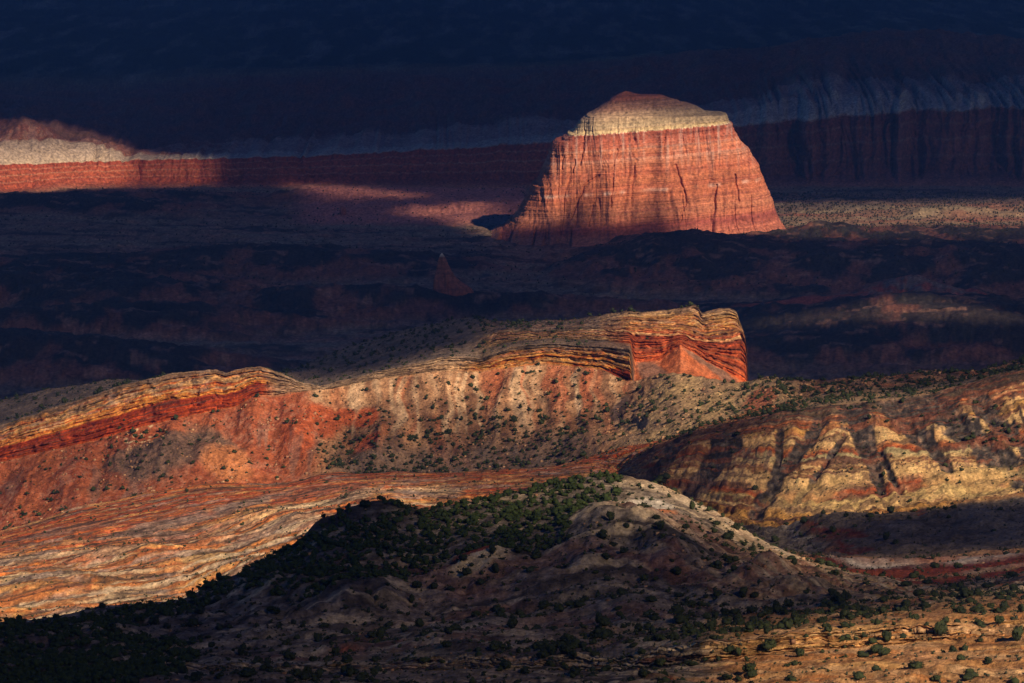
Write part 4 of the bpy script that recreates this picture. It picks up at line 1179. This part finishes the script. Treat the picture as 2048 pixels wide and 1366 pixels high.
cand = np.where(keep & inview & nforest)[0]
cand = cand[np.argsort(-size[cand])][:300 - len(SPECIAL)]
indiv = np.zeros(len(sx), bool)
indiv[cand] = True


def area_of(p_, q_, v):
    if v > K["hill crest"]:
        return ("on the grey and red banks right of the pale spur", "junipers on the badlands right of the pale spur")
    if p_ > 1450 and q_ > 1215:
        return ("on the sunlit tan slope at the bottom right", "junipers on the sunlit bottom right slope")
    if v > K["hill foot"] + .3 and p_ > 1240:
        return ("on the pale spur right of the wooded hill", "junipers on the pale spur")
    if q_ > 1215 and p_ > 800:
        return ("on the shaded slope along the bottom middle", "junipers on the shaded bottom slope")
    if p_ <= 800:
        return ("on the dark slope at the bottom left", "junipers on the dark bottom left slope")
    return ("on the dim banks under the wooded hill", "junipers on the banks under the wooded hill")


crown_me = [simple("juniper_crown", v, f_, M_LEAF) for v, f_ in near_t]
trunk_me = [simple("juniper_trunk", *trunk(s_), M_BARK) for s_ in range(3)]
proto = []
for k in range(6):
    proto.append((crown_me[k], trunk_me[k % 3]))


def plant(loc, rad, label, group, k, rz):
    root = bpy.data.objects.new("juniper_tree", None)
    COL.objects.link(root)
    root.location = loc
    root.rotation_euler = (0, 0, rz)
    root.scale = (rad, rad, rad * (1 + .15 * math.sin(rz * 5)))
    root.empty_display_size = .5
    for nm, me_ in (("crown", proto[k][0]), ("trunk", proto[k][1])):
        c_ = bpy.data.objects.new(nm, me_)
        COL.objects.link(c_)
        c_.parent = root
    root["label"] = label
    root["category"] = "juniper"
    if group:
        root["group"] = group
    return root


for n_, (g, rad, lb, _) in enumerate(taken):
    t = plant((g[0], g[1], g[2] - .1 * rad), rad, lb, "junipers standing out on the near slopes", n_ % 6, n_ * 1.7)
    if "tall narrow" in lb:
        t.scale = (rad, rad, rad * 2.1)
    if "flat-topped" in lb:
        t.scale = (rad, rad, rad * .7)
for n_ in cand:
    wh, gr = area_of(pq[n_], pr[n_], Vg[ii[n_], jj[n_]])
    plant(tuple(Pall[n_]), float(srad[n_]), "small dark juniper " + wh, gr, int(n_) % 6, float(n_) * .77)
rest = keep & ~indiv
fo = rest & FOREST[ii, jj]
scatter_mesh("juniper_woodland", Pall[fo], srad[fo], far_t, M_WOOD)
ot = rest & ~FOREST[ii, jj]
scatter_mesh("juniper_shrubs", Pall[ot], srad[ot], far_t, M_LEAF)

# sagebrush of the valley floor and low bushes among the badlands
sd = np.zeros_like(Xg)
z_ = (Vg > K["far slope foot"] + .4) & (Vg < K["wall foot"])
sd[z_] = (.0025 + .006 * clump2)[z_] * sstep(2300, 2900, Yg)[z_]
z_ &= (PX > 1480) & (PY > 385) & (PY < 480)
sd[z_] = .035
z_ = zone("near edge", "right ridge cap foot")
sd[z_] = (.03 + .12 * clump2)[z_]
z_ = zone("right ridge cap foot", "cliff top")
sd[z_] = .02
z_ &= (PX < 1300) & (Vg < K["talus foot"])
sd[z_] = .008
c_ = rng.poisson(np.clip(sd * AREA * VIS, 0, 3))
i2, j2 = np.where(c_ > 0)
P2 = np.stack([Xg[i2, j2] + rng.uniform(-.5, .5, len(i2)) * CELLX[i2, j2], Yg[i2, j2] + rng.uniform(-.5, .5, len(i2)) * np.minimum(CELLY[i2, j2], .5), Zg[i2, j2] - .1], -1)
r2 = np.where(Yg[i2, j2] > 2000, rng.uniform(.5, 1.1, len(i2)), rng.uniform(.15, .4, len(i2)))
scatter_mesh("sagebrush", P2, r2, tiny_t, M_SAGE)

# fallen blocks on the talus
rd = np.zeros_like(Xg)
z_ = zone("talus foot", "cliff foot")
rd[z_] = (.05 + .5 * sstep(.1, .4, fbm(Xg / 8, Yg / 14, 8.1, 3)))[z_]
z_ = zone("near edge", "badlands near")
rd[z_] = (.004 + .02 * clump2)[z_]
c_ = rng.poisson(np.clip(rd * AREA * VIS, 0, 3))
i3, j3 = np.where(c_ > 0)
P3 = np.stack([Xg[i3, j3] + rng.uniform(-.5, .5, len(i3)) * CELLX[i3, j3], Yg[i3, j3], Zg[i3, j3]], -1)
r3 = .10 + .42 * rng.random(len(i3)) ** 5.0


def block(seed):
    r_ = np.random.default_rng(seed)
    v = np.array([(a, b_, c) for a in (-1, 1) for b_ in (-1, 1) for c in (-1, 1)], float) * (r_.uniform(.6, 1.1, (8, 3)))
    return v, np.array([(0, 1, 3, 2), (4, 6, 7, 5), (0, 4, 5, 1), (2, 3, 7, 6), (0, 2, 6, 4), (1, 5, 7, 3)])


M_BLK = rock_material("fallen_rock", .6, .3, 1.0)
o = scatter_mesh("rock_debris", P3, r3, [block(s_) for s_ in range(8)], M_BLK)
nvv = len(o.data.vertices)
a_ = o.data.color_attributes.new("rock", 'FLOAT_COLOR', 'POINT')
tint = rng.random(nvv // 8)
cc = np.stack([lerp(.24, .44, tint), lerp(.12, .27, tint), lerp(.07, .15, tint), np.ones_like(tint)], -1).repeat(8, 0)
a_.data.foreach_set("color", cc.astype(np.float32).ravel())
print("junipers", len(sx), "individual", len(cand), "forest", int(fo.sum()), "sage", len(i2), "blocks", len(i3))

# ------------------------------------------------------------------ unseen cloud deck: broken clouds, their gaps shaped to set the light below
# light: share of sunlight reaching the ground at survey positions


def sunlight(px, py, vq=None):
    T = np.full(px.shape, 0.0)

    def p(poly, v, v0=-1, v1=99):
        m = inside(px, py, poly)
        if vq is not None:
            m &= (vq >= v0) & (vq < v1)
        T[m] = v
    return T, p


def light_map(px, py, vv):
    T, p = sunlight(px, py, vv)
    HC, RC = K["hill crest"], K["right ridge crest"]
    T[:] = .042
    p([(1180, 470), (2350, 460), (2350, 780), (1480, 780), (1480, 600), (1180, 600)], .06)
    p([(820, 495), (990, 495), (1010, 700), (800, 700)], .03)
    T[vv > K['wall foot'] + .3] = .016
    # valley streaks and the far wall
    p([(-300, 240), (60, 240), (200, 270), (270, 300), (380, 320), (330, 360), (240, 370), (100, 382), (-300, 390)], .75)
    p([(60, 240), (120, 250), (240, 285), (240, 300), (-300, 300), (-300, 240)], .4)
    p([(260, 300), (420, 315), (420, 370), (300, 372), (250, 360)], .3)
    p([(560, 366), (700, 373), (850, 389), (830, 396), (700, 390), (590, 378)], .38)
    
    p([(860, 400), (1060, 400), (1060, 465), (900, 455), (850, 430)], .08)
    p([(800, 418), (900, 408), (985, 404), (975, 440), (900, 440), (820, 430)], .45)
    p([(1540, 405), (2350, 390), (2350, 480), (1560, 480)], .28)
    p([(1560, 425), (1750, 412), (2350, 405), (2350, 462), (1560, 474)], .55)
    p([(1500, 640), (1640, 625), (1700, 625), (1810, 585), (2000, 625), (2100, 640), (1900, 640), (1720, 636), (1500, 650)], .8)
    FS = K["far slope"]
    T[vv < FS] = .05
    # ridge complex
    p([(-300, 780), (0, 790), (250, 750), (520, 725), (600, 760), (760, 740), (930, 690), (1000, 660), (1100, 640), (1250, 600), (1500, 600), (1500, 780), (1565, 755), (1600, 800), (1440, 850),
       (1300, 900), (1250, 935), (1250, 1080), (-300, 1400), (-300, 900)], 1.0, HC + .1, FS)
    p([(-300, 770), (0, 790), (250, 750), (330, 752), (250, 775), (100, 830), (-300, 930)], .4, HC, FS)
    p([(560, 720), (940, 620), (1040, 634), (1100, 655), (960, 690), (800, 728), (700, 752), (640, 765), (590, 750)], .10, HC, FS)
    p([(640, 830), (1000, 800), (1200, 850), (1230, 910), (1100, 945), (640, 960)], .5)
    p([(1000, 640), (1230, 625), (1200, 665), (1000, 690)], .6, HC, FS)
    p([(0, 880), (150, 870), (330, 860), (300, 940), (200, 1000), (-300, 1050), (-300, 900)], .65)
    p([(260, 900), (400, 870), (430, 960), (300, 990)], .55)
    p([(820, 940), (1250, 900), (1250, 1080), (900, 1080)], .5, HC + .1)
    # right ridge
    p([(1565, 740), (2350, 660), (2350, 700), (1965, 762), (1800, 795), (1600, 815)], .28, HC, FS)
    p([(1240, 935), (1310, 890), (1450, 845), (1500, 840), (1480, 1000), (1500, 1060), (1300, 1060)], .10)
    p([(1450, 870), (1620, 860), (1620, 1050), (1480, 1060)], .38)
    p([(1580, 800), (1900, 780), (2350, 690), (2350, 1000), (2048, 985), (1800, 1020), (1600, 1060)], 1.0, HC, FS)
    p([(1500, 1050), (1700, 1030), (2048, 1000), (2350, 960), (2350, 1098), (1700, 1110), (1600, 1110)], .08)
    p([(1640, 1112), (2350, 1085), (2350, 1130), (1840, 1165), (1700, 1148)], .4)
    p([(1650, 835), (1745, 812), (1800, 930), (1775, 1000), (1720, 985)], .6, HC, FS)
    p([(1850, 790), (1960, 780), (2100, 900), (2048, 930), (1930, 850)], .65, HC, FS)
    # wooded hill and foreground
    p([(900, 1005), (1230, 940), (1260, 955), (1250, 1010), (1150, 1040), (1000, 1050), (850, 1060)], .5)
    p([(1230, 950), (1330, 960), (1400, 1000), (1500, 1060), (1600, 1110), (1700, 1145), (1830, 1177), (1800, 1192), (1640, 1155), (1500, 1092), (1380, 1035), (1300, 1050), (1240, 1020)], 1.0)
    p([(850, 1090), (1200, 1080), (1480, 1100), (1850, 1190), (1600, 1200), (1400, 1270), (1000, 1300), (700, 1250)], .13)
    p([(700, 1200), (1000, 1130), (1250, 1080), (1400, 1150), (1330, 1290), (1380, 1400), (900, 1500), (600, 1400), (560, 1250)], .12, -1, HC)
    p([(1350, 1260), (1600, 1235), (2048, 1165), (2350, 1130), (2350, 1240), (1500, 1290)], .5)
    p([(1400, 1290), (1600, 1255), (2048, 1215), (2350, 1190), (2350, 1900), (1600, 1900), (1500, 1400)], .95)
    return T


def light_butte(px, py):
    T, p = sunlight(px, py)
    T[:] = .95
    p([(1100, 150), (1600, 150), (1600, 252), (1460, 246), (1380, 240), (1330, 236), (1290, 222), (1180, 214)], .25)
    p([(900, 455), (1040, 452), (1100, 440), (1135, 420), (1155, 385), (1170, 355), (1185, 370), (1210, 425), (1235, 450), (1262, 445), (1282, 385), (1298, 365), (1322, 400), (1350, 435), (1372, 465), (1400, 496), (1300, 520), (900, 540)], .05)
    p([(1035, 470), (1110, 462), (1240, 500), (1240, 540), (1000, 540)], .015)
    return T


def deck_z(x, y):
    return 570 + 0.09 * np.clip(y, 0, 9000)


def to_deck(X, Y, Z):
    t = (560 - Z) / L[2]
    for _ in range(14):
        t = (deck_z(X + t * L[0], Y + t * L[1]) - Z) / L[2]
    return X + t * L[0], Y + t * L[1]


DX0, DX1, DY0, DY1, DS = -1500.0, 3400.0, -1400.0, 9400.0, 9.0
gx, gy = np.arange(DX0, DX1, DS), np.arange(DY0, DY1, DS)
acc = np.zeros((len(gy), len(gx)))
wgt = np.zeros_like(acc)


def splat(X, Y, Z, T, w):
    a, b = to_deck(X, Y, Z)
    i, j = ((b - DY0) / DS), ((a - DX0) / DS)
    ok = (i >= 0) & (i < len(gy) - 1) & (j >= 0) & (j < len(gx) - 1)
    i, j, T, w = i[ok], j[ok], T[ok], w[ok]
    i0, j0 = i.astype(int), j.astype(int)
    fi, fj = i - i0, j - j0
    for di in (0, 1):
        for dj in (0, 1):
            ww = w * (fi if di else 1 - fi) * (fj if dj else 1 - fj)
            idx = (i0 + di) * len(gx) + j0 + dj
            acc.ravel()[:] += np.bincount(idx, ww * T, acc.size)
            wgt.ravel()[:] += np.bincount(idx, ww, acc.size)


vis = VIS & (PX > -290) & (PX < 2340)
TL = light_map(QX[vis], QY[vis], Vg[vis])
splat(Xg[vis], Yg[vis], Zg[vis], TL, np.ones(TL.shape))
front = BY < 3020
bpx, bpy_ = proj(BX, BY, BZ)
m_ = front & (BZ > 0)
splat(BX[m_], BY[m_], BZ[m_], light_butte(bpx[m_], bpy_[m_]), np.full(m_.sum(), 1.0))
# fill the cells no surveyed point maps to
val, w = acc.copy(), wgt.copy()


def blur(a):
    p_ = np.pad(a, 1, 'edge')
    b = (p_[:-2] + 2 * p_[1:-1] + p_[2:]) / 4
    return (b[:, :-2] + 2 * b[:, 1:-1] + b[:, 2:]) / 4


known = w > 1e-3
full = np.where(known, val / np.maximum(w, 1e-9), 0)
pv, pw = full.copy(), known.astype(float)
lev = [(pv.copy(), pw.copy())]
fillv, fillw = pv.copy(), pw.copy()
for it in range(60):
    pv, pw = blur(pv), blur(pw)
    upd = (fillw < 1e-6) & (pw > 1e-3)
    fillv[upd] = (pv / np.maximum(pw, 1e-9))[upd]
    fillw[upd] = 1
TR = np.where(fillw > 0, fillv, .012)
TR = np.clip(TR, .012, 1)
TR = blur(TR)
GX, GY = np.meshgrid(gx, gy)
thick = 60 + 90 * (1 - TR) * (1 + .8 * fbm(GX / 260, GY / 260, 2.2, 4))
ZB = deck_z(GX, GY)
cm = bpy.data.materials.new("storm_cloud")
cm.use_nodes = True
nt = cm.node_tree
nt.nodes.remove(nt.nodes["Principled BSDF"])
out = nt.nodes["Material Output"]
tr = nt.nodes.new("ShaderNodeBsdfTransparent")
tl_ = nt.nodes.new("ShaderNodeBsdfTranslucent")
df = nt.nodes.new("ShaderNodeBsdfDiffuse")
tl_.inputs[0].default_value = (.001, .014, .10, 1)  # blue glow added to tint the shaded ground
df.inputs[0].default_value = (.02, .035, .08, 1)
ad = nt.nodes.new("ShaderNodeAddShader")
mxs = nt.nodes.new("ShaderNodeMixShader")
at = nt.nodes.new("ShaderNodeAttribute")
at.attribute_name = "opacity"
nt.links.new(tl_.outputs[0], ad.inputs[0])
nt.links.new(df.outputs[0], ad.inputs[1])
nt.links.new(at.outputs["Fac"], mxs.inputs[0])
nt.links.new(tr.outputs[0], mxs.inputs[1])
nt.links.new(ad.outputs[0], mxs.inputs[2])
nt.links.new(mxs.outputs[0], out.inputs["Surface"])
# lower and upper face of the cloud layer, joined round the rim; upper face leans toward the sun
lo = np.stack([GX, GY, ZB], -1)
hi = lo + L[None, None, :] * thick[..., None]
r, n = GX.shape
co = np.concatenate([lo.reshape(-1, 3), hi.reshape(-1, 3)])
i = np.arange(r - 1)[:, None] * n + np.arange(n - 1)[None, :]
f = np.stack([i, i + n, i + n + 1, i + 1], -1).reshape(-1, 4)
f = np.concatenate([f, f[:, ::-1] + r * n])
rim = np.concatenate([np.arange(n), np.arange(1, r) * n + n - 1, (r - 1) * n + np.arange(n - 2, -1, -1), np.arange(r - 2, 0, -1) * n])
rn = np.roll(rim, -1)
f = np.concatenate([f, np.stack([rim, rn, rn + r * n, rim + r * n], -1)])
me = bpy.data.meshes.new("cloud_layer")
set_mesh(me, co, f)
oa = me.attributes.new("opacity", 'FLOAT', 'POINT')
op = np.concatenate([(1 - TR).ravel(), (1 - TR).ravel() * 0.0])
oa.data.foreach_set("value", op.astype(np.float32))
me.polygons.foreach_set("use_smooth", np.full(len(me.polygons), True))
me.materials.append(cm)
clouds = bpy.data.objects.new("cloud_layer", me)
COL.objects.link(clouds)
clouds["kind"] = "structure"

# ------------------------------------------------------------------ thin blue air between the ridges and the far plateau
hb = bpy.data.meshes.new("haze")
hx, hy0, hy1, hz0, hz1 = 5000.0, -900.0, 17500.0, float(Zg.min()) - 12, None
hz1 = max(float(Zg.max()), H) + 8
b = bmesh.new()
bmesh.ops.create_cube(b, size=1.0)
for v in b.verts:
    v.co = (v.co.x * 2 * hx, hy0 + (v.co.y + .5) * (hy1 - hy0), hz0 + (v.co.z + .5) * (hz1 - hz0))
b.to_mesh(hb)
b.free()
hm_ = bpy.data.materials.new("thin_haze")
hm_.use_nodes = True
hn = hm_.node_tree
hn.nodes.remove(hn.nodes["Principled BSDF"])
pv_ = hn.nodes.new("ShaderNodeVolumePrincipled")
pv_.inputs["Color"].default_value = (.10, .29, 1.0, 1)
pv_.inputs["Density"].default_value = 6.0e-5
pv_.inputs["Anisotropy"].default_value = 0.0
hn.links.new(pv_.outputs[0], hn.nodes["Material Output"].inputs["Volume"])
hb.materials.append(hm_)
haze = bpy.data.objects.new("haze", hb)
COL.objects.link(haze)
haze["kind"] = "stuff"
